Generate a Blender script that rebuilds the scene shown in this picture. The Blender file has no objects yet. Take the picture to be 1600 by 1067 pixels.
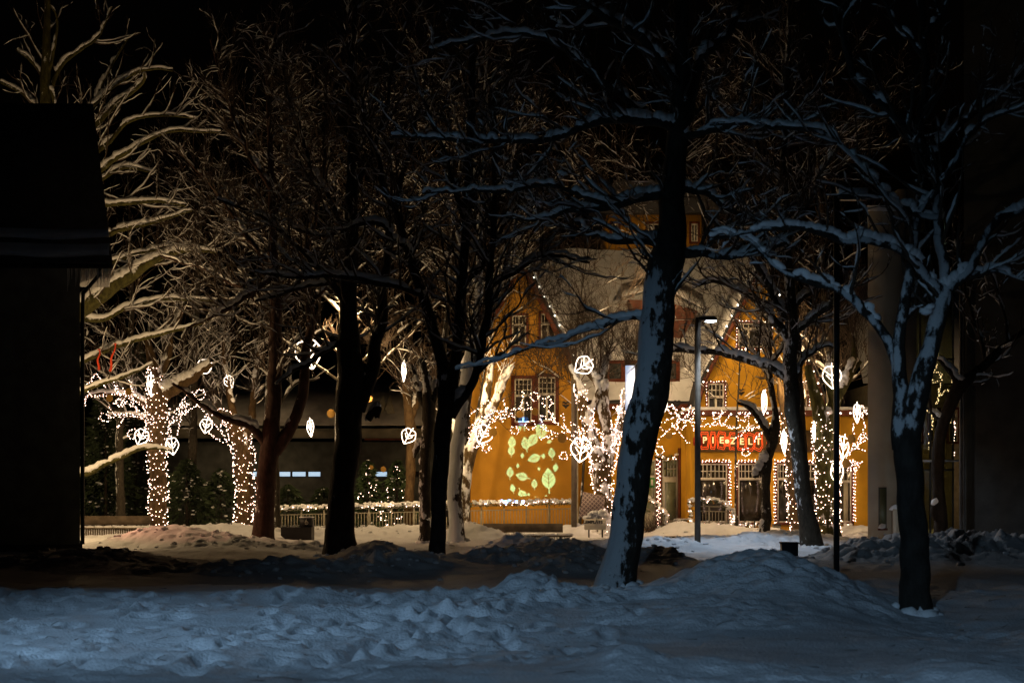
import bpy, math, random
import numpy as np
from mathutils import Vector

# ------------------------------------------------------------ camera, world, lights
F, CX, HY, CZ = 2600.0, 800.0, 765.0, 1.7
sc = bpy.context.scene
col = sc.collection
cam = bpy.data.cameras.new('camera'); cam_o = bpy.data.objects.new('camera', cam); col.objects.link(cam_o)
cam_o.location = (0, 0, CZ); cam_o.rotation_euler = (math.radians(90), 0, 0)
cam.sensor_width = 36; cam.lens = 36 * F / 1600; cam.shift_y = (HY - 533.5) / 1600
cam.clip_end = 1000; cam.clip_start = 0.5
cam.dof.use_dof = True; cam.dof.focus_distance = 62; cam.dof.aperture_fstop = 2.4
sc.camera = cam_o

w = bpy.data.worlds.new('World'); sc.world = w; w.use_nodes = True
wn = w.node_tree; bg = wn.nodes['Background']
sky = wn.nodes.new('ShaderNodeTexSky'); sky.sky_type = 'NISHITA'; sky.sun_disc = False
sky.sun_elevation = math.radians(-4); sky.sun_rotation = math.radians(200)
wn.links.new(sky.outputs[0], bg.inputs[0]); bg.inputs[1].default_value = 0.03

sc.view_settings.view_transform = 'Standard'; sc.view_settings.look = 'None'
sc.view_settings.exposure = 0; sc.view_settings.gamma = 1
sc.cycles.use_denoising = True
sc.cycles.max_bounces = 5; sc.cycles.diffuse_bounces = 2; sc.cycles.glossy_bounces = 2
sc.cycles.transparent_max_bounces = 4
sc.cycles.sample_clamp_indirect = 3
sc.cycles.use_light_tree = True


def P(px, py, D):
    """a point D metres away along the ground, seen at photo pixel px, py"""
    return np.array(((px - CX) / F * D, D, CZ + (HY - py) / F * D))


def lamp(name, kind, loc, power, color, size=0.1, target=None, cone=None, blend=0.5):
    l = bpy.data.lights.new(name, kind); l.energy = power; l.color = color
    if kind in ('POINT', 'SPOT'): l.shadow_soft_size = size
    if kind == 'SPOT': l.spot_size = math.radians(cone); l.spot_blend = blend
    o = bpy.data.objects.new(name, l); col.objects.link(o); o.location = loc
    if target is not None:
        o.rotation_euler = (Vector(target) - Vector(loc)).to_track_quat('-Z', 'Y').to_euler()
    return o

WARM = (1.0, 0.66, 0.32)
COLD = (0.40, 0.68, 1.0)
# cold LED street lamp out of frame on the left, near the camera
lamp('cold_street_light', 'SPOT', (-10.5, 14, 7.0), 1200, COLD, 0.15, (-5.4, 19.5, 0), 60, 1.0)
lamp('cold_street_light', 'SPOT', (-13, 14, 6.0), 260, (0.28, 0.66, 1.0), 0.15, (4, 27, 4.6), 46, 0.9)
# cold lamp behind the photographer
lamp('cold_lamp_behind', 'SPOT', (-3.5, -4, 7.0), 3600, (0.40, 0.68, 1.0), 0.15, (0.4, 14.0, 0), 40, 0.5)
# warm lamps over the square, one added behind the dark house for the tree
for px, py, D, pw in [(538, 600, 60, 330), (708, 600, 60.5, 260), (1010, 600, 59, 330), (1250, 600, 60.0, 300), (50, 600, 53, 1300), (150, 700, 66, 200)]:
    lamp('unseen_square_light', 'POINT', P(px, py, D), pw, WARM, 0.12)
for px, py, D, pw, tx, ty in [(1540, 600, 66, 500, 1460, 680), (700, 520, 59, 1150, 800, 780), (1044, 430, 62, 1700, 1000, 520), (1240, 500, 58, 1350, 1200, 740), (535, 470, 62, 2300, 560, 680), (60, 640, 58, 400, 300, 850), (1431, 600, 35, 300, 1400, 790)]:  # hidden spots, among them ones added to brighten the middle roof and hall
    lamp('unseen_square_light', 'SPOT', P(px, py, D), pw, WARM, 0.12, P(tx, ty, 67 if D > 40 else 50), 125 if D > 40 else 38, 0.9)
# red light on the snow behind the dark house
lamp('red_light', 'SPOT', P(70, 790, 50.5) + np.array((0, 0, 1.8)), 300, (1, 0.2, 0.16), 0.08, P(450, 845, 51), 75, 0.6)

# ------------------------------------------------------------ noise
def _hash(ix, iy, iz, seed):
    n = (ix.astype(np.int64) * 374761393 + iy.astype(np.int64) * 668265263 + iz.astype(np.int64) * 2147483647 + seed * 144269504) & 0xffffffff
    n = ((n ^ (n >> 13)) * 1274126177) & 0xffffffff
    n = (n ^ (n >> 16)) & 0xffffff
    return n / float(0xffffff)

def vnoise(x, y, z=None, seed=0):
    x = np.asarray(x, float); y = np.asarray(y, float)
    z = np.zeros_like(x) if z is None else np.asarray(z, float)
    ix, iy, iz = np.floor(x), np.floor(y), np.floor(z)
    fx, fy, fz = x - ix, y - iy, z - iz
    ux, uy, uz = fx * fx * (3 - 2 * fx), fy * fy * (3 - 2 * fy), fz * fz * (3 - 2 * fz)
    r = 0
    for a in (0, 1):
        for b in (0, 1):
            for c in (0, 1):
                wgt = (ux if a else 1 - ux) * (uy if b else 1 - uy) * (uz if c else 1 - uz)
                r = r + wgt * _hash(ix + a, iy + b, iz + c, seed)
    return r * 2 - 1

def fbm(x, y, oct=4, seed=0, z=None):
    s, a = 0, 1.0
    for i in range(oct):
        s = s + a * vnoise(x * 2 ** i, y * 2 ** i, None if z is None else z * 2 ** i, seed + i * 17); a *= 0.5
    return s

# ------------------------------------------------------------ object helpers
def tag(o, label=None, cat=None, group=None, kind=None):
    if label: o['label'] = label
    if cat: o['category'] = cat
    if group: o['group'] = group
    if kind: o['kind'] = kind
    return o

def empty(name, loc=(0, 0, 0), label=None, cat=None, group=None):
    o = bpy.data.objects.new(name, None); col.objects.link(o); o.location = loc
    o.empty_display_size = 0.3
    return tag(o, label, cat, group)

class MB:
    """collects vertices and faces (numpy), links them as one mesh object"""
    def __init__(s): s.V = []; s.F3 = []; s.F4 = []; s.n = 0
    def add(s, V, Fc):
        V = np.asarray(V, float).reshape(-1, 3); Fc = np.asarray(Fc, int)
        (s.F3 if Fc.shape[1] == 3 else s.F4).append(Fc + s.n)
        s.V.append(V); s.n += len(V)
        return s
    def quad(s, *p):
        return s.add(p, [[0, 1, 2, 3]])
    def box(s, x0, x1, y0, y1, z0, z1):
        V = [(x, y, z) for z in (z0, z1) for y in (y0, y1) for x in (x0, x1)]
        return s.add(V, [[0, 2, 3, 1], [4, 5, 7, 6], [0, 1, 5, 4], [2, 6, 7, 3], [0, 4, 6, 2], [1, 3, 7, 5]])
    def prism(s, poly, y0, y1):
        """poly: (x, z) outline facing the camera, extruded in y (convex or fan-safe)"""
        n = len(poly)
        V = [(x, y0, z) for x, z in poly] + [(x, y1, z) for x, z in poly]
        s.add(V, [[i, (i + 1) % n, n + (i + 1) % n, n + i] for i in range(n)])
        s.add(V[:n], [[0, i, i + 1] for i in range(1, n - 1)])
        return s.add(V[n:], [[0, i + 1, i] for i in range(1, n - 1)])
    def slab(s, pts, t):
        """four 3-D corners extruded by the vector t"""
        pts = np.asarray(pts, float); t = np.asarray(t, float)
        return s.add(np.vstack([pts, pts + t]), [[0, 1, 2, 3], [7, 6, 5, 4], [0, 4, 5, 1], [1, 5, 6, 2], [2, 6, 7, 3], [3, 7, 4, 0]])
    def tube(s, pts, r, k=8):
        pts = np.asarray(pts, float)[None]; r = np.broadcast_to(np.asarray(r, float), pts.shape[:2])
        return s.add(*tubes(pts, r, k))
    def cyl(s, x, y, z0, z1, r, k=12, r1=None):
        r1 = r if r1 is None else r1
        a = np.arange(k) * 2 * np.pi / k
        V = np.vstack([np.c_[x + r * np.cos(a), y + r * np.sin(a), np.full(k, z0)], np.c_[x + r1 * np.cos(a), y + r1 * np.sin(a), np.full(k, z1)],
                       [[x, y, z0], [x, y, z1]]])
        i = np.arange(k); j = (i + 1) % k
        s.add(V, np.c_[i, j, k + j, k + i])
        return s.add(V, np.vstack([np.c_[np.full(k, 2 * k), j, i], np.c_[np.full(k, 2 * k + 1), k + i, k + j]]))
    def blobs(s, C, R, seed=0):
        """lumpy octa-ish spheres; R (N,) or (N,3)"""
        C = np.asarray(C, float); R = np.asarray(R, float)
        if R.ndim == 1: R = np.repeat(R[:, None], 3, 1)
        T, Fc = ICO
        rng = np.random.default_rng(seed)
        jit = 1 + rng.uniform(-0.22, 0.22, (len(C), len(T), 1))
        V = C[:, None] + T[None] * R[:, None] * jit
        Fa = (Fc[None] + (np.arange(len(C)) * len(T))[:, None, None]).reshape(-1, 3)
        return s.add(V.reshape(-1, 3), Fa)
    def build(s, name, mat, parent=None, smooth=False):
        me = bpy.data.meshes.new(name)
        V = np.vstack(s.V)
        f3 = np.vstack(s.F3) if s.F3 else np.zeros((0, 3), int); f4 = np.vstack(s.F4) if s.F4 else np.zeros((0, 4), int)
        nl = len(f3) * 3 + len(f4) * 4
        me.vertices.add(len(V)); me.vertices.foreach_set('co', V.ravel().astype(np.float32))
        me.loops.add(nl); me.loops.foreach_set('vertex_index', np.concatenate([f3.ravel(), f4.ravel()]).astype(np.int32))
        me.polygons.add(len(f3) + len(f4))
        me.polygons.foreach_set('loop_start', np.concatenate([np.arange(len(f3)) * 3, len(f3) * 3 + np.arange(len(f4)) * 4]).astype(np.int32))
        if smooth: me.polygons.foreach_set('use_smooth', np.ones(len(f3) + len(f4), bool))
        me.update(calc_edges=True); me.validate()
        me.materials.append(mat)
        o = bpy.data.objects.new(name, me); col.objects.link(o)
        if name.startswith('snow_'): o['kind'] = 'stuff'
        if parent is not None:
            o.parent = parent
            if parent.parent is None and parent.type == 'EMPTY':
                o.location = -Vector(parent.location)
        return o

def _ico():
    t = (1 + 5 ** .5) / 2
    V = np.array([(-1, t, 0), (1, t, 0), (-1, -t, 0), (1, -t, 0), (0, -1, t), (0, 1, t), (0, -1, -t), (0, 1, -t), (t, 0, -1), (t, 0, 1), (-t, 0, -1), (-t, 0, 1)], float)
    V /= np.linalg.norm(V[0])
    Fc = np.array([(0, 11, 5), (0, 5, 1), (0, 1, 7), (0, 7, 10), (0, 10, 11), (1, 5, 9), (5, 11, 4), (11, 10, 2), (10, 7, 6), (7, 1, 8), (3, 9, 4), (3, 4, 2), (3, 2, 6), (3, 6, 8), (3, 8, 9), (4, 9, 5), (2, 4, 11), (6, 2, 10), (8, 6, 7), (9, 8, 1)])
    return V, Fc
ICO = _ico()

def nrm(v): return v / np.maximum(np.linalg.norm(v, axis=-1, keepdims=True), 1e-9)

def tubes(pts, rad, k, squash=None):
    N, n, _ = pts.shape
    t = nrm(np.gradient(pts, axis=1))
    m = nrm(pts[:, -1] - pts[:, 0])
    ref = np.where(np.abs(m[:, 2:3]) < 0.75, np.array([[0, 0, 1.]]), np.array([[0, 1., 0]]))[:, None]
    a = nrm(np.cross(t, np.broadcast_to(ref, t.shape))); b = np.cross(a, t)
    an = np.arange(k) * 2 * np.pi / k
    ring = a[:, :, None] * np.cos(an)[None, None, :, None] + b[:, :, None] * np.sin(an)[None, None, :, None] * (1 if squash is None else squash)
    V = pts[:, :, None] + ring * rad[:, :, None, None]
    idx = np.arange(N * n * k).reshape(N, n, k)
    q = np.stack([idx[:, :-1], np.roll(idx, -1, 2)[:, :-1], np.roll(idx, -1, 2)[:, 1:], idx[:, 1:]], -1).reshape(-1, 4)
    return V.reshape(-1, 3), q

# ------------------------------------------------------------ materials
def mat(name, color=(0.5, 0.5, 0.5), rough=0.8, var=0.0, scale=5.0, bump=0.0, bscale=20.0, metal=0.0, emit=None, estr=0, c2=None, spec=0.3):
    m = bpy.data.materials.new(name); m.use_nodes = True
    nt = m.node_tree; b = nt.nodes['Principled BSDF']
    b.inputs['Roughness'].default_value = rough; b.inputs['Metallic'].default_value = metal
    b.inputs['Specular IOR Level'].default_value = spec
    tc = nt.nodes.new('ShaderNodeTexCoord')
    if var or c2:
        n = nt.nodes.new('ShaderNodeTexNoise'); n.inputs['Scale'].default_value = scale; n.inputs['Detail'].default_value = 6
        nt.links.new(tc.outputs['Object'], n.inputs['Vector'])
        r = nt.nodes.new('ShaderNodeValToRGB')
        cc = c2 if c2 else tuple(max(0, c * (1 - var)) for c in color)
        r.color_ramp.elements[0].position = 0.35; r.color_ramp.elements[1].position = 0.65
        r.color_ramp.elements[0].color = (*cc, 1); r.color_ramp.elements[1].color = (*(min(1, c * (1 + var * 0.6)) for c in color), 1)
        nt.links.new(n.outputs['Fac'], r.inputs[0]); nt.links.new(r.outputs[0], b.inputs['Base Color'])
    else:
        b.inputs['Base Color'].default_value = (*color, 1)
    if bump:
        n2 = nt.nodes.new('ShaderNodeTexNoise'); n2.inputs['Scale'].default_value = bscale; n2.inputs['Detail'].default_value = 5
        nt.links.new(tc.outputs['Object'], n2.inputs['Vector'])
        bp = nt.nodes.new('ShaderNodeBump'); bp.inputs['Strength'].default_value = bump; bp.inputs['Distance'].default_value = 0.05
        nt.links.new(n2.outputs['Fac'], bp.inputs['Height']); nt.links.new(bp.outputs[0], b.inputs['Normal'])
    if emit:
        b.inputs['Emission Color'].default_value = (*emit, 1); b.inputs['Emission Strength'].default_value = estr
    return m

M = {}
M['snow'] = mat('snow', (0.82, 0.83, 0.86), 0.6, 0.08, 3, 0.35, 18)
M['snow_branch'] = mat('snow_branch', (0.82, 0.83, 0.85), 0.7, 0.05, 4, 0.3, 25)
M['twig'] = mat('twig', (0.06, 0.042, 0.03), 0.9, 0.3, 6)
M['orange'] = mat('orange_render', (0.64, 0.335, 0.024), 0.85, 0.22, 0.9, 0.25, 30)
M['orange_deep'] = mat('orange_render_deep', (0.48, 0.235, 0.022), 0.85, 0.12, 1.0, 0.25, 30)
M['brown'] = mat('brown_timber', (0.14, 0.035, 0.015), 0.6, 0.3, 4, 0.2, 15)
M['white_frame'] = mat('white_frame', (0.66, 0.62, 0.52), 0.5, 0.1, 4)
M['glass'] = mat('window_glass', (0.02, 0.02, 0.018), 0.12, spec=0.6)
M['shop_glass'] = mat('shop_glass', (0.035, 0.028, 0.018), 0.15, 0.5, 1.2, spec=0.6, c2=(0.01, 0.008, 0.006))
M['roof_dark'] = mat('roof_dark', (0.05, 0.05, 0.055), 0.8, 0.3, 2, 0.3, 8)
M['dark_wall'] = mat('dark_wall', (0.10, 0.105, 0.10), 0.9, 0.3, 2, 0.2, 12)
M['black_wall'] = mat('black_wall', (0.13, 0.135, 0.13), 0.9, 0.3, 2, 0.2, 12)
M['beige'] = mat('beige_render', (0.46, 0.39, 0.29), 0.9, 0.10, 1.5, 0.35, 45)
M['black_metal'] = mat('black_metal', (0.02, 0.02, 0.022), 0.5, 0.2, 5)
M['grey_metal'] = mat('grey_metal', (0.12, 0.11, 0.10), 0.5, 0.2, 5, metal=0.3)
M['post_brown'] = mat('post_brown', (0.13, 0.105, 0.08), 0.75, 0.2, 5)
M['rail'] = mat('rail_metal', (0.27, 0.25, 0.19), 0.5, 0.2, 5, metal=0.2)
M['wood'] = mat('bench_wood', (0.13, 0.10, 0.07), 0.8, 0.35, 3, 0.3, 12)
M['slat'] = mat('pale_slat', (0.5, 0.46, 0.48), 0.7, 0.1, 5)
M['fir'] = mat('fir_green', (0.045, 0.075, 0.03), 0.9, 0.4, 3)
M['fir_dark'] = mat('fir_dark', (0.04, 0.06, 0.028), 0.9, 0.4, 3)
M['bulb'] = mat('bulb_light', (1, 0.8, 0.6), 0.5, emit=(1.0, 0.62, 0.48), estr=11)
M['bulb_cool'] = mat('bulb_cool', (1, 1, 0.9), 0.5, emit=(1.0, 0.95, 0.75), estr=7)
M['neon'] = mat('neon_tube', (1, 1, 1), 0.5, emit=(1.0, 0.80, 0.62), estr=5)
M['lamp'] = mat('lamp_diffuser', (1, 1, 1), 0.5, emit=(0.75, 0.86, 1.0), estr=30)
M['cable'] = mat('cable', (0.02, 0.03, 0.015), 0.7, 0.2, 5)
M['letter'] = mat('lit_letter', (1, 0.9, 0.6), 0.5, emit=(1.0, 0.50, 0.20), estr=1.5)
M['halo'] = mat('red_neon', (0.8, 0.05, 0.02), 0.5, emit=(1.0, 0.10, 0.015), estr=1.2)
M['redpanel'] = mat('red_panel', (0.45, 0.02, 0.01), 0.5, 0.15, 6)
M['sign_band'] = mat('sign_band', (0.17, 0.10, 0.03), 0.7, 0.2, 3)
M['gold'] = mat('gold_bauble', (0.30, 0.17, 0.04), 0.3, 0.2, 6, metal=0.4)
M['litwin'] = mat('lit_window', (0.5, 0.6, 0.7), 0.4, emit=(0.55, 0.78, 1.0), estr=0.75)
M['banner'] = mat('lit_banner', (0.4, 0.5, 0.7), 0.5, emit=(0.42, 0.55, 0.85), estr=0.75)
M['ribbon'] = mat('red_ribbon', (0.75, 0.07, 0.02), 0.6, 0.1, 5)
M['board'] = mat('board_white', (0.55, 0.52, 0.46), 0.6, 0.08, 5)
M['ink'] = mat('ink', (0.03, 0.03, 0.035), 0.7)
M['green_sign'] = mat('green_sign', (0.05, 0.22, 0.04), 0.5)
M['grey_door'] = mat('door_white', (0.5, 0.47, 0.38), 0.5, 0.1, 5)
M['curtain'] = mat('curtain', (0.42, 0.38, 0.28), 0.9, 0.2, 5)
M['green_glass'] = mat('green_glass', (0.16, 0.18, 0.11), 0.2, 0.3, 2, spec=0.6)
def clear_glass():
    m = bpy.data.materials.new('clear_glass'); m.use_nodes = True; nt = m.node_tree
    for n in list(nt.nodes): nt.nodes.remove(n)
    o = nt.nodes.new('ShaderNodeOutputMaterial'); mx = nt.nodes.new('ShaderNodeMixShader'); t = nt.nodes.new('ShaderNodeBsdfTransparent'); g = nt.nodes.new('ShaderNodeBsdfGlossy')
    t.inputs[0].default_value = (.62, .66, .50, 1); g.inputs['Roughness'].default_value = .08; mx.inputs[0].default_value = .12
    nt.links.new(t.outputs[0], mx.inputs[1]); nt.links.new(g.outputs[0], mx.inputs[2]); nt.links.new(mx.outputs[0], o.inputs[0]); return m
M['clear_glass'] = clear_glass()
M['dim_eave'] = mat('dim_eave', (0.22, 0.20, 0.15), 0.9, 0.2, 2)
M['shaded_wall'] = mat('shaded_wall', (0.035, 0.036, 0.034), 0.9, 0.3, 2, 0.2, 12)  # base colour lowered so the backlit block stays dark
M['ice'] = mat('ice', (0.75, 0.78, 0.8), 0.2)

def bark(name, base, snow_dir, thr, scale=7.0, base2=None, zs=0.5, zlim=None, zmax=None, snowc=(0.72, 0.74, 0.77, 1)):
    """bark with wind-blown snow stuck to one side of the trunk"""
    m = bpy.data.materials.new(name); m.use_nodes = True
    nt = m.node_tree; L = nt.links; b = nt.nodes['Principled BSDF']; b.inputs['Roughness'].default_value = 0.9
    b.inputs['Specular IOR Level'].default_value = 0.15
    tc = nt.nodes.new('ShaderNodeTexCoord'); g = nt.nodes.new('ShaderNodeNewGeometry')
    mp = nt.nodes.new('ShaderNodeMapping'); mp.inputs['Scale'].default_value = (1, 1, zs); L.new(tc.outputs['Object'], mp.inputs['Vector'])
    n = nt.nodes.new('ShaderNodeTexNoise'); n.inputs['Scale'].default_value = scale; n.inputs['Detail'].default_value = 8; n.inputs['Roughness'].default_value = 0.65
    L.new(mp.outputs[0], n.inputs['Vector'])
    nb = nt.nodes.new('ShaderNodeTexNoise'); nb.inputs['Scale'].default_value = 1.1; nb.inputs['Detail'].default_value = 3
    L.new(tc.outputs['Object'], nb.inputs['Vector'])
    d = nt.nodes.new('ShaderNodeVectorMath'); d.operation = 'DOT_PRODUCT'; d.inputs[1].default_value = snow_dir
    L.new(g.outputs['Normal'], d.inputs[0])
    def math_(op, a, b_):
        x = nt.nodes.new('ShaderNodeMath'); x.operation = op
        for i, v in enumerate((a, b_)):
            if isinstance(v, (int, float)): x.inputs[i].default_value = v
            else: L.new(v, x.inputs[i])
        return x.outputs[0]
    s = math_('ADD', d.outputs['Value'], math_('MULTIPLY', math_('SUBTRACT', n.outputs['Fac'], 0.5), 3.4))
    s = math_('ADD', s, math_('MULTIPLY', math_('SUBTRACT', nb.outputs['Fac'], 0.5), 2.6))
    s = math_('SUBTRACT', s, thr)
    if zmax is not None:  # snow colour left out higher up to keep the upper trunk dark
        sz = nt.nodes.new('ShaderNodeSeparateXYZ'); L.new(g.outputs['Position'], sz.inputs[0])
        mr = nt.nodes.new('ShaderNodeMath'); mr.operation = 'MULTIPLY_ADD'; mr.use_clamp = True; L.new(sz.outputs['Z'], mr.inputs[0]); mr.inputs[1].default_value = 1.2; mr.inputs[2].default_value = -zmax * 1.2
        s = math_('SUBTRACT', s, math_('MULTIPLY', mr.outputs[0], 1.3))
    if zlim is not None:
        sz = nt.nodes.new('ShaderNodeSeparateXYZ'); L.new(g.outputs['Position'], sz.inputs[0])
        mr = nt.nodes.new('ShaderNodeMath'); mr.operation = 'MULTIPLY_ADD'; mr.use_clamp = True; L.new(sz.outputs['Z'], mr.inputs[0]); mr.inputs[1].default_value = -1.4; mr.inputs[2].default_value = zlim * 1.4
        s = math_('SUBTRACT', s, math_('MULTIPLY', mr.outputs[0], 2.5))
    r = nt.nodes.new('ShaderNodeMath'); r.operation = 'MULTIPLY_ADD'; r.use_clamp = True
    L.new(s, r.inputs[0]); r.inputs[1].default_value = 4; r.inputs[2].default_value = 0.5
    mx = nt.nodes.new('ShaderNodeMix'); mx.data_type = 'RGBA'
    L.new(r.outputs[0], mx.inputs['Factor'])
    cr = nt.nodes.new('ShaderNodeValToRGB'); cr.color_ramp.elements[0].position = 0.35; cr.color_ramp.elements[1].position = 0.7
    b2 = base2 or tuple(c * 0.4 for c in base)
    cr.color_ramp.elements[0].color = (*b2, 1); cr.color_ramp.elements[1].color = (*base, 1)
    L.new(n.outputs['Fac'], cr.inputs[0]); L.new(cr.outputs[0], mx.inputs['A']); mx.inputs['B'].default_value = snowc
    L.new(mx.outputs['Result'], b.inputs['Base Color'])
    bp = nt.nodes.new('ShaderNodeBump'); bp.inputs['Strength'].default_value = 0.8; bp.inputs['Distance'].default_value = 0.06
    L.new(n.outputs['Fac'], bp.inputs['Height']); L.new(bp.outputs[0], b.inputs['Normal'])
    return m

SL = tuple(nrm(np.array([-0.9, -0.5, 0.15])))
M['bark_windward'] = bark('bark_windward', (0.06, 0.05, 0.04), SL, 0.5, 7.5, zmax=5.3, snowc=(0.44, 0.46, 0.48, 1))
M['bark_fork'] = bark('bark_fork', (0.05, 0.042, 0.035), tuple(nrm(np.array([-0.55, -0.85, 0.3]))), 0.75, 6, zlim=2.6, zmax=6.5, snowc=(0.5, 0.52, 0.54, 1))
M['bark_flecked'] = bark('bark_flecked', (0.07, 0.06, 0.045), SL, 1.15, 11)
M['bark_white'] = bark('bark_white', (0.08, 0.06, 0.05), SL, -0.25, 6)
M['bark_dark'] = bark('bark_dark', (0.05, 0.038, 0.03), SL, 1.7, 8)
M['bark_red_lit'] = bark('bark_red_lit', (0.075, 0.042, 0.032), SL, 1.5, 9)  # red tint of the nearby light put into the bark colour
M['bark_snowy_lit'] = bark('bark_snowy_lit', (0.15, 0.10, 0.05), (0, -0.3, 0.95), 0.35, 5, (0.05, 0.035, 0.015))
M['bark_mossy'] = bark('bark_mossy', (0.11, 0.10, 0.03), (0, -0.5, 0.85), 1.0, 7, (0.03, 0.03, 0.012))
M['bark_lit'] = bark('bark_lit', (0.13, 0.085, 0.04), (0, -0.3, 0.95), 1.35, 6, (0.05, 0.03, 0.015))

# ------------------------------------------------------------ the ground
MOUNDS = [  # px, D, half width across (m), half depth (m), height, lumpiness
    (1165, 26.5, 1.15, 3.2, 0.50, 1.3), (1275, 25.0, 0.95, 2.4, 0.28, 1.2), (1060, 25.5, 1.0, 2.2, 0.14, 1.1), (1110, 25.0, .45, .5, .12, 1.2), (1440, 22.3, 1.3, 3.2, -0.24, 0.4),
    (1370, 39, 1.5, 2.0, 0.42, 1.6), (1470, 40, 1.6, 2.2, 0.40, 1.6), (1590, 40, 1.8, 2.2, 0.36, 1.6), (1550, 45.5, 2.2, 1.0, 0.30, 0.8),
    (330, 49.5, 1.8, 1.7, 0.40, 1.0), (250, 50.5, 1.4, 1.6, 0.42, 1.0), (200, 56, 3.2, 2.0, 0.12, 0.5), (420, 46, 3.0, 1.2, 0.10, 1.0),
    (640, 36, 1.25, 1.8, 0.36, 0.9), (585, 41.5, 0.9, 1.1, 0.40, 0.9), (130, 37, 2.6, 1.6, 0.26, 0.9), (340, 34, 1.8, 1.4, 0.17, 0.9), (500, 34.5, 1.6, 1.4, 0.2, 1.2),
    (860, 41, 1.5, 1.8, 0.44, 1.4), (900, 34.5, 1.1, 1.2, 0.30, 1.4), (780, 37.5, 1.2, 1.3, 0.24, 1.4), (1010, 38, 0.9, 1.8, 0.34, 1.6), (1040, 47.5, 1.3, 1.2, 0.34, 1.0), (960, 46, 1.2, 1.2, 0.34, 1.0),
    (820, 46.5, 1.2, 0.9, 0.42, 1.0), (1150, 50, 2.6, 1.2, 0.18, 1.0), (1230, 52, 1.8, 1.4, 0.28, 0.9), (1120, 61.5, 1.0, 0.9, 0.4, 0.7), (1060, 62.5, 1.0, 1.2, 0.5, 0.8), (1190, 61, 1.0, 0.8, 0.35, 0.8),
    (560, 59, 1.6, 1.3, 0.30, 1.0), (650, 60, 1.4, 1.2, 0.36, 1.0), (740, 56.5, 1.1, 0.9, 0.50, 1.0), (300, 60, 1.5, 1.2, 0.30, 1.0), (390, 61, 1.6, 1.2, 0.28, 0.8), (480, 58, 1.6, 1.0, 0.18, 1.0), (890, 62.5, 1.6, 0.9, 0.42, 0.6), (1330, 62, 1.6, 1.6, 0.30, 0.3),
    (1500, 15.0, 0.75, 1.1, 0.20, 0.3), (980, 15.0, 0.35, 0.7, 0.12, 0.6), (760, 15.0, 0.9, 0.6, 0.06, 0.5), (1130, 15.2, 0.9, 0.5, 0.07, 0.3), (560, 25.8, 1.4, 0.7, 0.12, .8), (700, 25.6, 1.0, 0.6, 0.14, .85), (800, 26.4, 0.9, 0.6, 0.15, .85), (640, 22.5, 1.6, 0.8, 0.05, 1.05), (900, 24.6, 1.4, 1.0, 0.08, 1.05), (100, 24.5, 2.2, 1.3, 0.10, 0.6), (850, 26.2, 0.7, 1.1, 0.26, 1.0), (1100, 21.5, 1.5, 1.5, 0.12, 0.9)]
rng0 = np.random.default_rng(5)
DENTS = []
for i in range(330):
    if i < 280:
        D = rng0.uniform(15.5, 27); px = rng0.uniform(-60, 1000)
    else:
        t = (i - 280) / 50; D = 17 + 7 * t; px = 500 + 330 * t + rng0.normal(0, 14) + (i % 2) * 14
    DENTS.append(((px - CX) / F * D, D, rng0.uniform(0.07, 0.17), rng0.uniform(0.12, 0.3), rng0.uniform(0.05, 0.12)))

def height(x, y):
    x = np.asarray(x, float); y = np.asarray(y, float)
    z = np.zeros(np.broadcast(x, y).shape); lump = 0.33 + z * 0
    road = np.exp(-((y - 31.5 - 0.15 * x) / 3.0) ** 4)            # the trodden path across
    for px, D, wx, wy, h, lu in MOUNDS:
        mx = (px - CX) / F * D
        e = np.exp(-(np.abs((x - mx) / wx) ** 2.2 + np.abs((y - D) / wy) ** 2.2))
        z = z + h * e; lump = np.maximum(lump, lu * np.minimum(1, e * 1.6))
    rough = fbm(x * 0.9, y * 0.9, 5, 3); lumps = np.abs(fbm(x * 2.2, y * 2.2, 4, 9)); fine = fbm(x * 6, y * 6, 3, 31)
    k = (1 - 0.55 * road)
    patch = np.clip(0.6 + 0.9 * fbm(x * 0.35, y * 0.35, 2, 51), 0.1, 1.2); lump = np.where(lump > .5, lump * (0.55 + .45 * patch), lump * patch)
    ridge = 1 - np.abs(fbm(x * 1.25 + 4, y * 0.8, 3, 61)) * 1.6
    z = z + np.clip(lump - .45, 0, .7) * 0.11 * ridge
    z = z + (0.035 * rough + lump * (0.12 * (lumps - 0.3) + 0.034 * fine)) * k
    z = z + 0.09 * fbm(x * 0.22, y * 0.22, 2, 77) + 0.05 * fbm(x * 0.55, y * 0.55, 2, 78)
    for dx, dy, rx, ry, dp in DENTS:
        m = (np.abs(x - dx) < rx * 3) & (np.abs(y - dy) < ry * 3)
        if np.ndim(m) == 0: continue
        if m.any():
            q = ((x - dx) / rx) ** 2 + ((y - dy) / ry) ** 2
            z = z + np.where(m, -dp * np.exp(-q) + dp * 0.35 * np.exp(-(np.sqrt(q) - 1.5) ** 2 * 4), 0)
    return z

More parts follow.
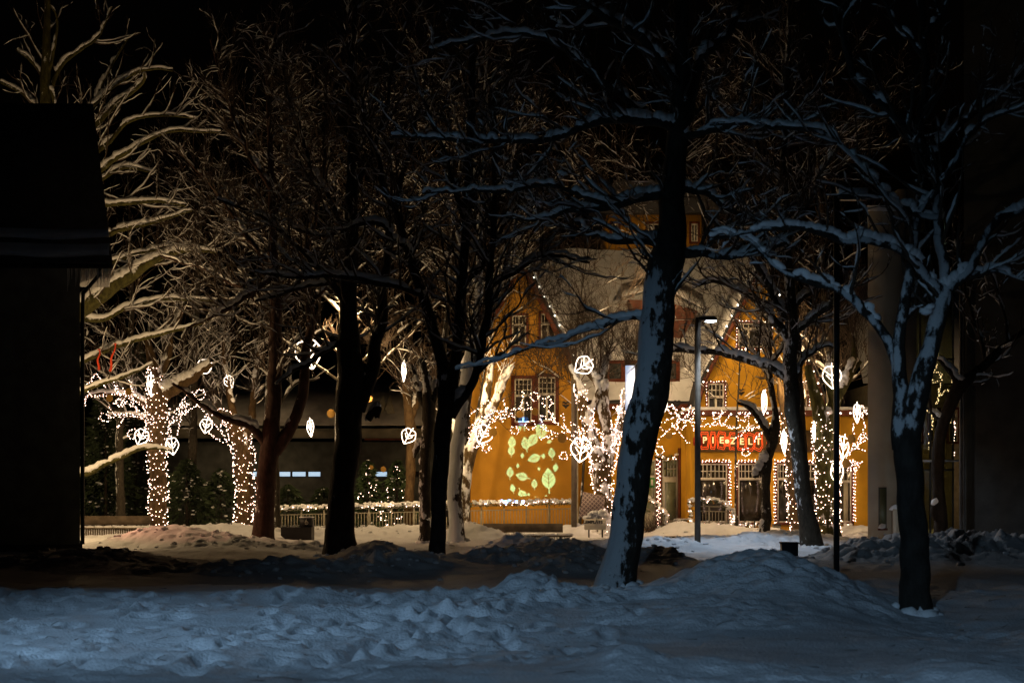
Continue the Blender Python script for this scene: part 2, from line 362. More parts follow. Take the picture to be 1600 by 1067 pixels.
def build_ground():
    xs = np.concatenate([np.linspace(-220, -24, 40)[:-1], np.arange(-24, 24, 0.055), np.linspace(24, 220, 41)])
    ys = [6.0]
    while ys[-1] < 70: ys.append(ys[-1] + 0.035 + 0.0016 * max(0, ys[-1] - 12))
    ys += list(np.linspace(71, 400, 60))
    ys = np.array([-30, -15, 0] + ys)
    X, Y = np.meshgrid(xs, ys)
    Z = height(X, Y)
    fade = np.clip((90 - Y) / 20, 0, 1) * np.clip((Y - 3) / 4, 0, 1); Z *= fade
    nx, ny = len(xs), len(ys)
    idx = np.arange(nx * ny).reshape(ny, nx)
    q = np.stack([idx[:-1, :-1], idx[:-1, 1:], idx[1:, 1:], idx[1:, :-1]], -1).reshape(-1, 4)
    b = MB().add(np.stack([X, Y, Z], -1).reshape(-1, 3), q)
    m = mat('ground_snow', (0.80, 0.82, 0.86), 0.65, 0.08, 2.5, 0.55, 26)
    nt = m.node_tree; L = nt.links; bs = nt.nodes['Principled BSDF']
    src = bs.inputs['Base Color'].links[0].from_socket
    # trodden, gritted path and dirty ploughed snow
    tc = nt.nodes.new('ShaderNodeTexCoord'); sx = nt.nodes.new('ShaderNodeSeparateXYZ'); L.new(tc.outputs['Object'], sx.inputs[0])
    nz = nt.nodes.new('ShaderNodeTexNoise'); nz.inputs['Scale'].default_value = 0.5; nz.inputs['Detail'].default_value = 7; L.new(tc.outputs['Object'], nz.inputs['Vector'])
    def mm(op, a, b_, c=None, cl=False):
        x = nt.nodes.new('ShaderNodeMath'); x.operation = op; x.use_clamp = cl
        for i, v in enumerate((a, b_, c)):
            if v is None: continue
            if isinstance(v, (int, float)): x.inputs[i].default_value = v
            else: L.new(v, x.inputs[i])
        return x.outputs[0]
    yy = mm('ADD', sx.outputs['Y'], mm('MULTIPLY', mm('SUBTRACT', nz.outputs['Fac'], 0.5), 6.0))
    yy = mm('SUBTRACT', yy, mm('MULTIPLY', sx.outputs['X'], 0.15))
    band = mm('SUBTRACT', 1.0, mm('ABSOLUTE', mm('DIVIDE', mm('SUBTRACT', yy, 36.5), 9.5), 0))
    band = mm('MULTIPLY', band, 2.6, None, True)
    mx = nt.nodes.new('ShaderNodeMix'); mx.data_type = 'RGBA'
    L.new(mm('MULTIPLY', band, 0.85), mx.inputs['Factor']); L.new(src, mx.inputs['A']); mx.inputs['B'].default_value = (0.36, 0.31, 0.28, 1)
    L.new(mx.outputs['Result'], bs.inputs['Base Color'])
    o = b.build('snow_ground', m, None, True)
    tag(o, kind='structure'); o['label'] = 'trodden snow covered ground'
    return o
build_ground()
rng = np.random.default_rng(77); cl = []
for px, D, wx, wy, h, lu in MOUNDS:
    if lu >= 0.8 and D > 27:
        n = int(26 * wx * wy * lu); cl.append(np.c_[(px - CX) / F * D + rng.normal(0, wx * .7, n), D + rng.normal(0, wy * .7, n)])
cl = np.vstack(cl); sz = rng.uniform(.25, 1, len(cl)) ** 2.5 * .085 * np.clip(cl[:, 1] / 30, .45, 1)
b = MB().blobs(np.c_[cl, height(cl[:, 0], cl[:, 1]) + sz * .25], np.c_[sz * 1.2, sz, sz * .7], 9)
tag(b.build('snow_clods', bpy.data.materials['ground_snow'], None, True), 'loose lumps of snow scattered over the banks', None, None, 'stuff')

def gz(x, y): return float(height(np.array([x]), np.array([y]))[0])

# ------------------------------------------------------------ trees
def resample(p, n):
    p = np.asarray(p, float); d = np.r_[0, np.cumsum(np.linalg.norm(np.diff(p, axis=0), axis=1))]
    # catmull-rom through points
    q = np.vstack([2 * p[0] - p[1], p, 2 * p[-1] - p[-2]])
    out = []
    for s in np.linspace(0, d[-1], n):
        i = min(np.searchsorted(d, s, 'right') - 1, len(p) - 2); t = (s - d[i]) / (d[i + 1] - d[i])
        a, b, c, e = q[i], q[i + 1], q[i + 2], q[i + 3]
        out.append(0.5 * (2 * b + (c - a) * t + (2 * a - 5 * b + 4 * c - e) * t * t + (3 * b - a - 3 * c + e) * t ** 3))
    return np.array(out)

def grow(rng, st, di, ln, r0, n=8, wig=0.25, up=0.15, tip=0.25):
    N = len(st); pts = np.zeros((N, n, 3)); pts[:, 0] = st; d = nrm(di).copy()
    step = (ln / (n - 1))[:, None]
    for i in range(1, n):
        d = nrm(d + rng.normal(0, wig, (N, 3)) + np.array([0, 0, up]))
        pts[:, i] = pts[:, i - 1] + d * step
    rad = r0[:, None] * np.linspace(1, tip, n)[None]
    return pts, rad

def spawn(rng, pts, rad, per_m, angle=(0.5, 1.1), tmin=0.15, zmin=-1e9, rfac=0.55, up=0.0, rmax=None):
    N, n, _ = pts.shape
    seg = np.linalg.norm(np.diff(pts, axis=1), axis=2).sum(1)
    cnt = rng.poisson(seg * per_m); idx = np.repeat(np.arange(N), cnt)
    u = rng.uniform(tmin, 0.98, len(idx)) * (n - 1); i0 = np.floor(u).astype(int); fr = (u - i0)[:, None]
    p = pts[idx, i0] * (1 - fr) + pts[idx, i0 + 1] * fr
    t = nrm(pts[idx, i0 + 1] - pts[idx, i0]); r = rad[idx, i0]
    a = rng.uniform(*angle, len(idx))[:, None]
    v = rng.normal(size=(len(idx), 3)); v[:, 2] += up; v = nrm(v - (v * t).sum(1, keepdims=True) * t)
    d = nrm(t * np.cos(a) + v * np.sin(a))
    k = p[:, 2] > zmin
    r = r * rfac
    if rmax: r = np.minimum(r, rmax)
    return p[k], d[k], r[k], (u / (n - 1))[k]

def snow_tubes(rng, pts, rad, thick=0.05, cover=0.75, k=6, minr=0.0, freq=2.5):
    """snow lying along the upper side of branches, lumpy and broken"""
    t = nrm(np.gradient(pts, axis=1)); up = np.zeros_like(t); up[..., 2] = 1
    u = up - t * t[..., 2:3]; hor = np.linalg.norm(u, axis=-1); u = nrm(u)
    nz = vnoise(pts[..., 0] * freq + 7, pts[..., 1] * freq, pts[..., 2] * freq, int(rng.integers(1000)))
    nz2 = vnoise(pts[..., 0] * freq * 2.4, pts[..., 1] * freq * 2.4, pts[..., 2] * freq * 2.4, int(rng.integers(1000)))
    m = np.clip((nz * 0.5 + 0.5 + (cover - 0.5) * 1.2 + nz2 * 0.3 - (1 - hor) * 0.9 - 0.25) * 2.2, 0, 1)
    h = thick * (0.35 + 0.65 * m) * m * (1 + 0.6 * nz2) * np.clip(hor * 1.3, 0, 1)
    R = rad * 0.6 + np.minimum(h, rad * 0.55 + 0.012) * 0.85
    off = rad * 0.5 * np.minimum(1, m * 3) + h * 0.62
    R = np.where(m > 0.03, R, rad * 0.5)
    R[:, 0] *= 0.5; R[:, -1] *= 0.3
    C = pts + u * off[..., None]
    V, q = tubes(C, R, k); ctr = np.repeat(C.reshape(-1, 3), k, 0); f = freq * 6
    return ctr + (V - ctr) * (1 + 0.38 * vnoise(V[:, 0] * f, V[:, 1] * f, V[:, 2] * f, 5))[:, None], q

def refine(pts, rad, n):
    """linear upsample of batched polylines"""
    N, m, _ = pts.shape; u = np.linspace(0, m - 1, n); i = np.minimum(np.floor(u).astype(int), m - 2); f_ = (u - i)[None, :, None]
    return pts[:, i] * (1 - f_) + pts[:, i + 1] * f_, rad[:, i] * (1 - f_[..., 0]) + rad[:, i + 1] * f_[..., 0]

def make_tree(name, label, cat, D, limbs, seed, barkmat, crown=1.0, zmin=4.0, snow=1.0, group=None, thick=0.06, cover=0.7, lump=0.06,
              l1=(1.6, 2.6), up=0.12, shoots=False, twigs=1.0, base_flare=1.0, dspread=1.5, root_snow=True, smooth_k=14, l1ang=(0.5, 1.1), clumps=0, wob=1.0, wig=0.17, bare=False, trunk_snow=False):
    rng = np.random.default_rng(seed)
    NP = 40
    A, R = [], []
    for li, lm in enumerate(limbs):
        dd = 0.0
        pp = lm
        if isinstance(lm, tuple): pp, dd = lm
        elif li > 0: dd = rng.uniform(-dspread, dspread)
        n = len(pp); pts = []; wd = []
        last = 10
        for j, q in enumerate(pp):
            ww = q[2] if len(q) > 2 else last; last = ww
            Dj = D + dd * (j / (n - 1)) ** 1.2
            pts.append(P(q[0], q[1], Dj)); wd.append(ww / 2 * D / F)
        pts = np.array(pts); wd = np.array(wd)
        if li == 0:
            pts = np.vstack([pts[0] + (0, 0, -0.45), pts]); wd = np.r_[wd[0] * 1.05, wd]
        s = resample(np.c_[pts, wd * 1.0], NP)
        A.append(s[:, :3]); R.append(np.maximum(s[:, 3], 0.008))
    A = np.array(A); R = np.array(R)
    nz = np.stack([vnoise(A[..., 0] * 1.3 + i * 9, A[..., 1] * 1.3, A[..., 2] * 1.3, seed + i) + 0.5 * vnoise(A[..., 0] * 4 + i * 9, A[..., 1] * 4, A[..., 2] * 4, seed + i) for i in range(3)], -1)
    A[1:] += nz[1:] * np.minimum(R[1:] * 1.2 + 0.015, 0.08)[..., None] * wob * np.minimum(1, np.arange(NP) / 6)[None, :, None]
    A[0] += nz[0] * (R[0] * 0.22)[..., None] * np.minimum(1, np.arange(NP) / 6)[:, None]
    base = A[0][0].copy(); base[2] += 0.45
    root = empty(name, tuple(base), label, cat, group)
    # trunk and limbs, with lumpy section
    tb = MB(); kk = smooth_k
    # add extra rings on trunk by refining
    Ar, Rr = refine(A, R, 90)
    fl = 1 + 0.35 * base_flare * np.exp(-np.maximum(0, (Ar[0, :, 2] - base[2])) / 0.35); Rr[0] *= fl
    V, Fq = tubes(Ar, Rr, kk)
    ctr = np.repeat(Ar.reshape(-1, 3), kk, 0); rr = np.repeat(Rr.reshape(-1), kk)
    ns = vnoise(V[:, 0] * 3.2, V[:, 1] * 3.2, V[:, 2] * 1.6, seed) * 1.0 + 0.5 * vnoise(V[:, 0] * 9, V[:, 1] * 9, V[:, 2] * 4, seed + 3) + 0.25 * vnoise(V[:, 0] * 22, V[:, 1] * 22, V[:, 2] * 9, seed + 4)
    V = ctr + (V - ctr) * (1 + np.clip(ns, -1.5, 1.5) * lump * 1.6)[:, None]
    tb.add(V, Fq); tb.build('trunk', M[barkmat], root, True)
    sn = MB(); th = thick * snow
    if snow:
        Ls = slice(0 if trunk_snow else 1, None)
        if len(A[Ls]): 
            a2, r2 = refine(A[Ls], R[Ls], 240)
            V, Fq = snow_tubes(rng, a2, r2, th * 1.6, cover + 0.02, 8, freq=1.4 * 60 / D * (1.3 if D < 35 else 1)); sn.add(V, Fq)
    br = MB()
    if crown > 0:
        p, d, r, u = spawn(rng, A, R, l1[0] * crown, l1ang, 0.12, zmin, 0.5, up=0.4, rmax=0.035 if not shoots else 0.012)
        ln = rng.uniform(0.5, 1.0, len(p)) * l1[1] * (1.15 - 0.5 * u)
        if shoots: d = nrm(d * 0.45 + np.array([0, 0, 1.0]))
        p1, r1 = grow(rng, p, d, ln, np.maximum(r, 0.012 if not shoots else 0.008), 9, wig if not shoots else 0.05, up if not shoots else 0.1)
        br.add(*tubes(p1, r1, 5))
        if snow and len(p1) and not bare:
            a2, r2 = refine(p1, r1, 17); sn.add(*snow_tubes(rng, a2, r2, th * 0.75, cover, 5, freq=3))
        p, d, r, u = spawn(rng, p1, r1, 3.2 * twigs, (0.4, 1.0), 0.15, zmin - 0.8, 0.6, rmax=0.013)
        ln = rng.uniform(0.4, 1.0, len(p)) * l1[1] * 0.42
        p2, r2_ = grow(rng, p, d, ln, np.maximum(r, 0.007), 7, 0.28 if not shoots else 0.12, up * 0.6)
        br.add(*tubes(p2, r2_, 4))
        if snow and len(p2) and not bare:
            sel = rng.random(len(p2)) < 0.75
            a2, rr2 = refine(p2[sel], r2_[sel], 9)
            if len(a2): sn.add(*snow_tubes(rng, a2, rr2, th * 0.42, cover - 0.15, 4, freq=4))
        p, d, r, u = spawn(rng, p2, r2_, 5.0 * twigs, (0.4, 1.0), 0.1, zmin - 1.2, 0.6, rmax=0.007)
        ln = rng.uniform(0.15, 0.5, len(p)) * l1[1] * 0.28
        p3, r3 = grow(rng, p, d, ln, np.maximum(r, 0.0045), 4, 0.25, up * 0.4)
        br.add(*tubes(p3, r3, 3))
    if br.n: br.build('crown', M['twig'], root)
    if root_snow:
        an = rng.uniform(0, 2 * np.pi, 26); rad0 = R[0][0] * rng.uniform(0.7, 1.5, 26)
        C = np.c_[base[0] + np.cos(an) * rad0, base[1] + np.sin(an) * rad0, np.full(26, 0.0)]
        C[:, 2] = height(C[:, 0], C[:, 1]) + 0.0
        sn.blobs(C, np.c_[rng.uniform(.08, .17, 26), rng.uniform(.08, .17, 26), rng.uniform(.05, .12, 26)], seed)
    if clumps and crown > 0:
        q = np.concatenate([p1.reshape(-1, 3), p2.reshape(-1, 3)]); q = q[rng.integers(0, len(q), clumps)]; sz = rng.uniform(.3, 1, clumps) ** 2
        q = np.repeat(q, 3, 0) + rng.normal(0, .03, (clumps * 3, 3)); sz = np.repeat(sz, 3)
        sn.blobs(q + np.array([0, 0, .03]), np.c_[.09 * sz, .08 * sz, .055 * sz] * rng.uniform(.6, 1.2, (clumps * 3, 1)), seed)
    if sn.n: sn.build('snow_cover', M['snow_branch'], root, True)
    return root, A, R

rng = np.random.default_rng(21); n = 260; tx, ty = rng.uniform(-9, 8, n), rng.uniform(14.6, 30, n)
tp, tr_ = grow(rng, np.c_[tx, ty, height(tx, ty) + .008], np.c_[rng.normal(size=(n, 2)), np.zeros(n)], rng.uniform(.05, .3, n), np.full(n, .004), 5, .2, 0)
tp[..., 2] = height(tp[..., 0], tp[..., 1]) + .008
tag(MB().add(*tubes(tp, tr_, 4)).build('twig_litter', M['twig']), 'fallen twigs scattered over the near snow', None, None, 'stuff')

TREES = {}
TREES['F'] = make_tree('tree', 'massive leaning trunk right of centre, blue lit snow stuck along its left side', 'tree', 29, [
    [(960, 922, 52), (978, 830, 52), (992, 740, 52), (1010, 640, 57), (1022, 540, 54), (1032, 460, 52), (1042, 405, 56), (1050, 330, 42), (1058, 200, 32), (1066, 60, 24), (1070, -60, 18)],
    ([(1012, 500, 11), (985, 497, 9), (940, 512, 8), (905, 518, 6), (870, 536, 6), (830, 541, 5), (770, 562, 4), (712, 574, 3)], 1.5),
    ([(1058, 205, 20), (1030, 190, 15), (960, 186, 15), (900, 200, 11), (820, 222, 9), (720, 218, 7), (610, 212, 4)], -1),
    ([(1062, 150, 20), (1010, 60, 14), (950, 30, 12), (880, -20, 9)], -2),
    ([(1000, 175, 12), (950, 135, 9), (880, 85, 8), (820, 58, 7), (740, 62, 5), (670, 80, 3)], -1),
    ([(1050, 300, 18), (960, 320, 12), (890, 330, 9), (840, 345, 6), (790, 340, 3)], 1),
    ([(1045, 380, 20), (1000, 372, 12), (950, 380, 8), (900, 350, 5), (860, 300, 3)], 1.5),
    ([(1048, 395, 22), (1090, 392, 14), (1130, 400, 10), (1180, 395, 7), (1230, 380, 4)], -1),
    ([(1056, 230, 20), (1085, 120, 15), (1130, 60, 12), (1160, 0, 10)], 0.5),
    ([(1058, 215, 14), (1100, 205, 10), (1160, 190, 9), (1220, 196, 6), (1280, 180, 3)], -1.5),
    ([(1055, 290, 14), (1100, 300, 10), (1140, 330, 8), (1190, 350, 5), (1240, 390, 3)], 0.5),
    ([(950, 320, 8), (860, 290, 6), (760, 300, 5), (660, 305, 3)], -0.5),
], 11, 'bark_windward', crown=2.2, zmin=4.6, thick=0.055, cover=0.62, lump=0.05, l1=(2.0, 1.9), smooth_k=28, clumps=16)
TREES['G'] = make_tree('tree', 'forked dark trunk at right with a blue lit snow streak in its fork, nearest tree', 'tree', 24, [
    [(1430, 952, 42), (1428, 850, 42), (1422, 760, 42), (1422, 690, 44), (1430, 640, 36), (1447, 560, 30), (1464, 500, 27), (1478, 450, 24)],
    ([(1411, 700, 34), (1408, 640, 27), (1404, 575, 22), (1396, 532, 17), (1350, 482, 15), (1300, 448, 12), (1230, 430, 9), (1170, 378, 6), (1110, 360, 3)], 0.4),
    ([(1475, 460, 18), (1440, 420, 15), (1380, 386, 12), (1300, 366, 10), (1220, 355, 8), (1110, 372, 4)], -0.8),
    ([(1478, 455, 17), (1520, 410, 14), (1570, 350, 12), (1640, 310, 10)], -0.6),
    ([(1478, 460, 18), (1472, 380, 16), (1462, 300, 14), (1450, 240, 14), (1400, 190, 12), (1350, 140, 12), (1325, 90, 11), (1308, 20, 10), (1300, -50, 8)], 0.3),
    ([(1466, 340, 12), (1420, 330, 10), (1380, 290, 9), (1330, 240, 8), (1280, 205, 7), (1180, 195, 5), (1110, 198, 3)], 0.8),
    ([(1455, 250, 12), (1500, 200, 8), (1560, 150, 7), (1620, 100, 5)], 0.5),
    ([(1405, 590, 20), (1409, 500, 18), (1424, 420, 16), (1436, 300, 15), (1443, 150, 13), (1440, 0, 11), (1430, -60, 8)], 0.5),
    ([(1443, 90, 8), (1400, 40, 7), (1370, -20, 5)], 0.2), ([(1443, 60, 8), (1480, 10, 7), (1500, -50, 5)], 0.2),
    ([(1438, 330, 10), (1490, 260, 9), (1530, 200, 7), (1600, 170, 4)], -0.6),
    ([(1500, 430, 9), (1550, 425, 6), (1610, 440, 3)], -0.2),
], 12, 'bark_fork', crown=2.0, zmin=4.0, thick=0.055, cover=0.62, lump=0.05, l1=(2.0, 1.5), smooth_k=28, dspread=0.8, clumps=10)
TREES['C'] = make_tree('tree', 'slim black trunk splitting into three tall limbs, left of the white sided trunk', 'tree', 41, [
    [(683, 874, 24), (686, 780, 24), (692, 680, 26), (700, 620, 24), (712, 560, 18), (720, 460, 16), (728, 350, 14), (735, 200, 12), (740, 50, 8), (742, -50, 6)],
    ([(696, 650, 22), (688, 560, 19), (665, 480, 17), (640, 400, 13), (610, 320, 11), (585, 240, 8), (560, 150, 6), (540, 50, 4)], 1.5),
    ([(704, 650, 18), (735, 600, 14), (752, 550, 12), (762, 470, 12), (768, 380, 9), (775, 270, 7), (770, 150, 5)], -1.5),
    ([(655, 460, 9), (600, 440, 8), (540, 430, 7), (460, 435, 5), (400, 425, 3)], -2),
    ([(632, 385, 8), (580, 350, 7), (500, 370, 5), (430, 340, 3)], 2),
    ([(722, 450, 9), (760, 400, 8), (800, 330, 6), (850, 250, 4)], 1), ([(728, 350, 8), (700, 260, 7), (670, 180, 5), (640, 90, 3)], -2),
    ([(764, 450, 8), (810, 420, 7), (860, 400, 5), (920, 410, 3)], -2), ([(733, 240, 8), (780, 160, 6), (830, 100, 4)], 2),
], 13, 'bark_dark', crown=2.1, zmin=3.8, thick=0.075, cover=0.66)
TREES['B'] = make_tree('tree', 'thickest black trunk left of centre with a bulge on its right side', 'tree', 43, [
    [(531, 868, 46), (531, 800, 42), (540, 720, 40), (545, 640, 42), (546, 560, 38), (545, 500, 28), (548, 400, 24), (550, 280, 18), (552, 150, 12), (555, 0, 8)],
    ([(558, 640, 26), (582, 570, 21), (597, 490, 18), (602, 420, 14), (615, 330, 10), (640, 240, 8), (660, 140, 6), (680, 40, 4)], 1.5),
    ([(542, 525, 9), (500, 552, 7), (460, 580, 6), (432, 602, 3)], -1.0),
    ([(545, 480, 11), (500, 420, 9), (450, 370, 7), (400, 335, 5), (340, 312, 3)], -2),
    ([(548, 400, 12), (520, 320, 9), (480, 240, 7), (450, 150, 5), (430, 60, 3)], 2), ([(550, 300, 9), (590, 220, 7), (610, 120, 5), (640, 20, 3)], -1),
    ([(540, 440, 8), (470, 450, 6), (400, 470, 4)], 1), ([(575, 655, 12), (592, 640, 12), (590, 655, 8)], -0.1),
], 14, 'bark_dark', crown=2.1, zmin=5.2, thick=0.07, cover=0.6, smooth_k=20)
TREES['A'] = make_tree('tree', 'red lit dark forked trunk left of the low black container', 'tree', 53, [
    [(411, 850, 32), (414, 780, 30), (422, 700, 30), (428, 640, 24), (430, 560, 22), (430, 480, 18), (428, 400, 15), (425, 300, 11), (420, 180, 8), (415, 40, 5)],
    ([(428, 705, 24), (460, 658, 18), (472, 610, 17), (478, 560, 15), (484, 500, 13), (480, 400, 10), (500, 300, 8), (510, 180, 6), (515, 60, 3)], 1.0),
    ([(415, 692, 14), (390, 668, 12), (345, 650, 9), (310, 625, 7), (270, 598, 4)], -1),
    ([(428, 430, 9), (380, 465, 8), (330, 497, 6), (290, 515, 3)], -1), ([(428, 420, 9), (380, 360, 7), (330, 290, 5), (280, 240, 3)], 1),
    ([(425, 300, 8), (380, 220, 6), (350, 140, 4), (330, 60, 3)], -1), ([(484, 480, 8), (530, 420, 6), (570, 380, 4)], 2), ([(427, 350, 8), (460, 260, 6), (470, 150, 4)], 2),
    ([(430, 500, 7), (380, 450, 6), (320, 420, 4), (250, 400, 3)], 2),
], 15, 'bark_red_lit', crown=2.2, zmin=5.0, thick=0.07, cover=0.62)
TREES['D'] = make_tree('tree', 'pale trunk plastered white with snow beside the slim black trunk', 'tree', 55, [
    [(715, 848, 24), (711, 780, 22), (715, 700, 22), (722, 640, 24), (732, 580, 22), (742, 520, 18), (750, 440, 14), (752, 330, 10), (758, 200, 7), (760, 60, 4)],
    ([(738, 545, 10), (770, 470, 8), (800, 400, 6), (830, 320, 4)], 1), ([(748, 450, 8), (720, 380, 6), (690, 300, 4)], -1),
    ([(752, 340, 7), (790, 270, 5), (820, 180, 3)], -1), ([(753, 300, 6), (720, 220, 5), (700, 120, 3)], 1),
], 16, 'bark_white', crown=1.5, zmin=4.6, thick=0.07, cover=0.6)
TREES['E'] = make_tree('tree', 'knobby pruned trunk with snow lumps, just left of the slim black trunk', 'tree', 54, [
    [(664, 848, 16), (664, 760, 17), (667, 700, 19), (670, 650, 20), (666, 600, 13), (658, 560, 8)],
    ([(668, 690, 14), (656, 702, 9), (650, 715, 4)], 0.1), ([(672, 650, 12), (682, 605, 9), (688, 560, 5)], 0.2), ([(668, 640, 12), (650, 600, 9), (640, 570, 5)], 0.2),
], 17, 'bark_flecked', crown=1.6, zmin=4.5, thick=0.075, cover=0.9, trunk_snow=True, shoots=True, lump=0.12, l1=(2.0, 2.0))
TREES['M'] = make_tree('tree', 'thin straight trunk right behind the red lit forked trunk', 'tree', 58, [
    [(433, 838, 10), (433, 760, 9), (431, 700, 8), (434, 620, 7), (437, 520, 5), (440, 420, 3)], ([(433, 640, 4), (460, 600, 3), (500, 590, 2)], 0.3)],
    18, 'bark_flecked', crown=1.2, zmin=5.0, thick=0.05, cover=0.6, l1=(1.6, 1.6))
TREES['I'] = make_tree('tree', 'leaning tree flecked with snow standing between the two rows of shop windows', 'tree', 49, [
    [(1270, 860, 32), (1258, 790, 26), (1246, 700, 24), (1238, 620, 24), (1236, 560, 22), (1236, 500, 20), (1230, 400, 14), (1225, 250, 12), (1230, 100, 8), (1235, -50, 5)],
    ([(1235, 592, 16), (1200, 575, 12), (1160, 560, 11), (1110, 549, 9), (1060, 545, 8), (1020, 552, 3)], 2.2),
    ([(1232, 530, 16), (1195, 480, 12), (1165, 460, 9), (1120, 438, 7), (1080, 452, 3)], 0.8),
    ([(1228, 500, 12), (1190, 430, 9), (1150, 380, 6), (1100, 340, 4)], -1), ([(1243, 592, 8), (1262, 562, 6), (1285, 540, 5), (1310, 545, 2)], 0.2),
    ([(1240, 480, 10), (1275, 440, 7), (1290, 380, 5), (1310, 300, 3)], 1), ([(1230, 380, 9), (1270, 300, 6), (1310, 230, 4)], -1), ([(1226, 300, 8), (1180, 220, 6), (1150, 140, 4)], 1),
    ([(1232, 430, 9), (1180, 350, 7), (1120, 300, 5), (1060, 290, 3)], 1), ([(1240, 520, 9), (1290, 480, 7), (1340, 430, 5)], -1),
], 19, 'bark_flecked', crown=2.1, zmin=5.2, thick=0.075, cover=0.66, smooth_k=18)
TREES['J'] = make_tree('tree', 'small pruned tree with snow on its crooked neck, in front of the shop windows', 'tree', 56, [
    [(1195, 845, 15), (1197, 760, 15), (1199, 720, 16), (1206, 690, 19), (1212, 650, 11), (1204, 600, 9), (1203, 500, 6), (1200, 420, 3)],
    ([(1203, 695, 11), (1193, 668, 9), (1174, 642, 7), (1152, 630, 3)], -0.3), ([(1198, 715, 14), (1186, 738, 11), (1180, 745, 6)], -0.2),
    ([(1204, 600, 6), (1190, 560, 5), (1180, 500, 3)], 0.3), ([(1205, 570, 6), (1225, 540, 4), (1235, 480, 3)], 0.2),
], 20, 'bark_flecked', crown=1.6, zmin=4.6, thick=0.085, cover=0.95, trunk_snow=True, lump=0.12, l1=(2.0, 1.8))
TREES['H'] = make_tree('tree', 'crooked bent tree in front of the dark glass wall at the right edge', 'tree', 44, [
    [(1472, 872, 28), (1468, 800, 20), (1467, 700, 19), (1476, 655, 19), (1496, 608, 21), (1532, 574, 16), (1572, 538, 10), (1615, 500, 7), (1640, 440, 4)],
    ([(1500, 600, 11), (1480, 572, 8), (1464, 560, 4)], 0.3), ([(1472, 665, 8), (1458, 645, 5), (1450, 620, 3)], 0.2), ([(1466, 790, 12), (1458, 800, 11), (1460, 815, 5)], -0.1),
    ([(1540, 565, 7), (1520, 500, 6), (1500, 420, 4), (1490, 340, 3)], 1), ([(1575, 535, 6), (1560, 460, 4), (1530, 380, 3)], -1),
], 21, 'bark_dark', crown=1.2, zmin=4.5, thick=0.08, cover=0.7, lump=0.12, l1=(1.8, 1.6))

# lit and pruned trees of the square
TREES['K1'] = make_tree('pruned_tree', 'left pruned tree with bulbs wound round its trunk, beside the dark house', 'tree', 65, [
    [(246, 832, 28), (247, 760, 25), (244, 690, 26), (246, 640, 30), (246, 600, 24), (238, 565, 15), (230, 530, 9)],
    ([(248, 625, 22), (275, 606, 19), (305, 590, 15), (330, 568, 8)], 0.4), ([(242, 650, 14), (215, 625, 9), (180, 615, 6), (140, 618, 3)], -0.3),
    ([(246, 600, 16), (262, 560, 11), (270, 520, 7), (285, 480, 4)], 0.3), ([(242, 660, 12), (215, 650, 6), (170, 650, 3)], 0.3)],
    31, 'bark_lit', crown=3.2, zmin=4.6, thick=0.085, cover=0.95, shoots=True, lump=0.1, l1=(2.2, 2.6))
TREES['K2'] = make_tree('pruned_tree', 'pruned tree with bulbs wound round its trunk, left of the red lit forked trunk', 'tree', 67, [
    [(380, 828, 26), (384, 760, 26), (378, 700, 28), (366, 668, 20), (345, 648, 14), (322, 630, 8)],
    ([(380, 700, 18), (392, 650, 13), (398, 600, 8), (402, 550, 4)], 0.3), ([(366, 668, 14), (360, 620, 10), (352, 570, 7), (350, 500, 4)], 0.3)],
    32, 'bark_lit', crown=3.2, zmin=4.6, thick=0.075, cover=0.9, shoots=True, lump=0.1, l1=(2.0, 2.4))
TREES['K3'] = make_tree('pruned_tree', 'brightest lit pruned tree, just left of the massive leaning trunk', 'tree', 62, [
    [(946, 837, 24), (945, 775, 24), (940, 740, 30), (930, 700, 20), (918, 655, 16), (905, 605, 12), (890, 570, 8)],
    ([(943, 745, 22), (952, 700, 20), (944, 640, 20), (940, 590, 17), (950, 555, 9)], 0.3), ([(950, 710, 14), (968, 665, 11), (978, 620, 8), (985, 570, 5)], 0.4),
    ([(918, 655, 12), (935, 610, 11), (915, 575, 10), (905, 550, 6)], 0.2)],
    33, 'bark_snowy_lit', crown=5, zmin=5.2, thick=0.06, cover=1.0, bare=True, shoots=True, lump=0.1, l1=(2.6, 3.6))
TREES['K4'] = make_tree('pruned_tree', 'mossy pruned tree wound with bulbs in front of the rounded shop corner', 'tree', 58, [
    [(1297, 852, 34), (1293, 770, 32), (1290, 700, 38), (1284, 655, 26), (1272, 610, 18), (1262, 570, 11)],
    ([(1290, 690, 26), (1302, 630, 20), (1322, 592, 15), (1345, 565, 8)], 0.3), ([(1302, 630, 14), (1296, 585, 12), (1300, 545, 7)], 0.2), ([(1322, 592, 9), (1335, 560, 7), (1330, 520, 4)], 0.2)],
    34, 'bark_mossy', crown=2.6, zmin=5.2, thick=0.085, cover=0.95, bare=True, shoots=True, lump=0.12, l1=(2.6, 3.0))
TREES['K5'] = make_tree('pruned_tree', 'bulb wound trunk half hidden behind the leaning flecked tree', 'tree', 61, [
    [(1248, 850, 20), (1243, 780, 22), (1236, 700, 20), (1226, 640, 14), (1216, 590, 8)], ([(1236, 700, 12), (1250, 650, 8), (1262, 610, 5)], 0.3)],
    35, 'bark_lit', crown=1.6, zmin=5.0, thick=0.075, cover=0.9, shoots=True, l1=(2.0, 2.6))
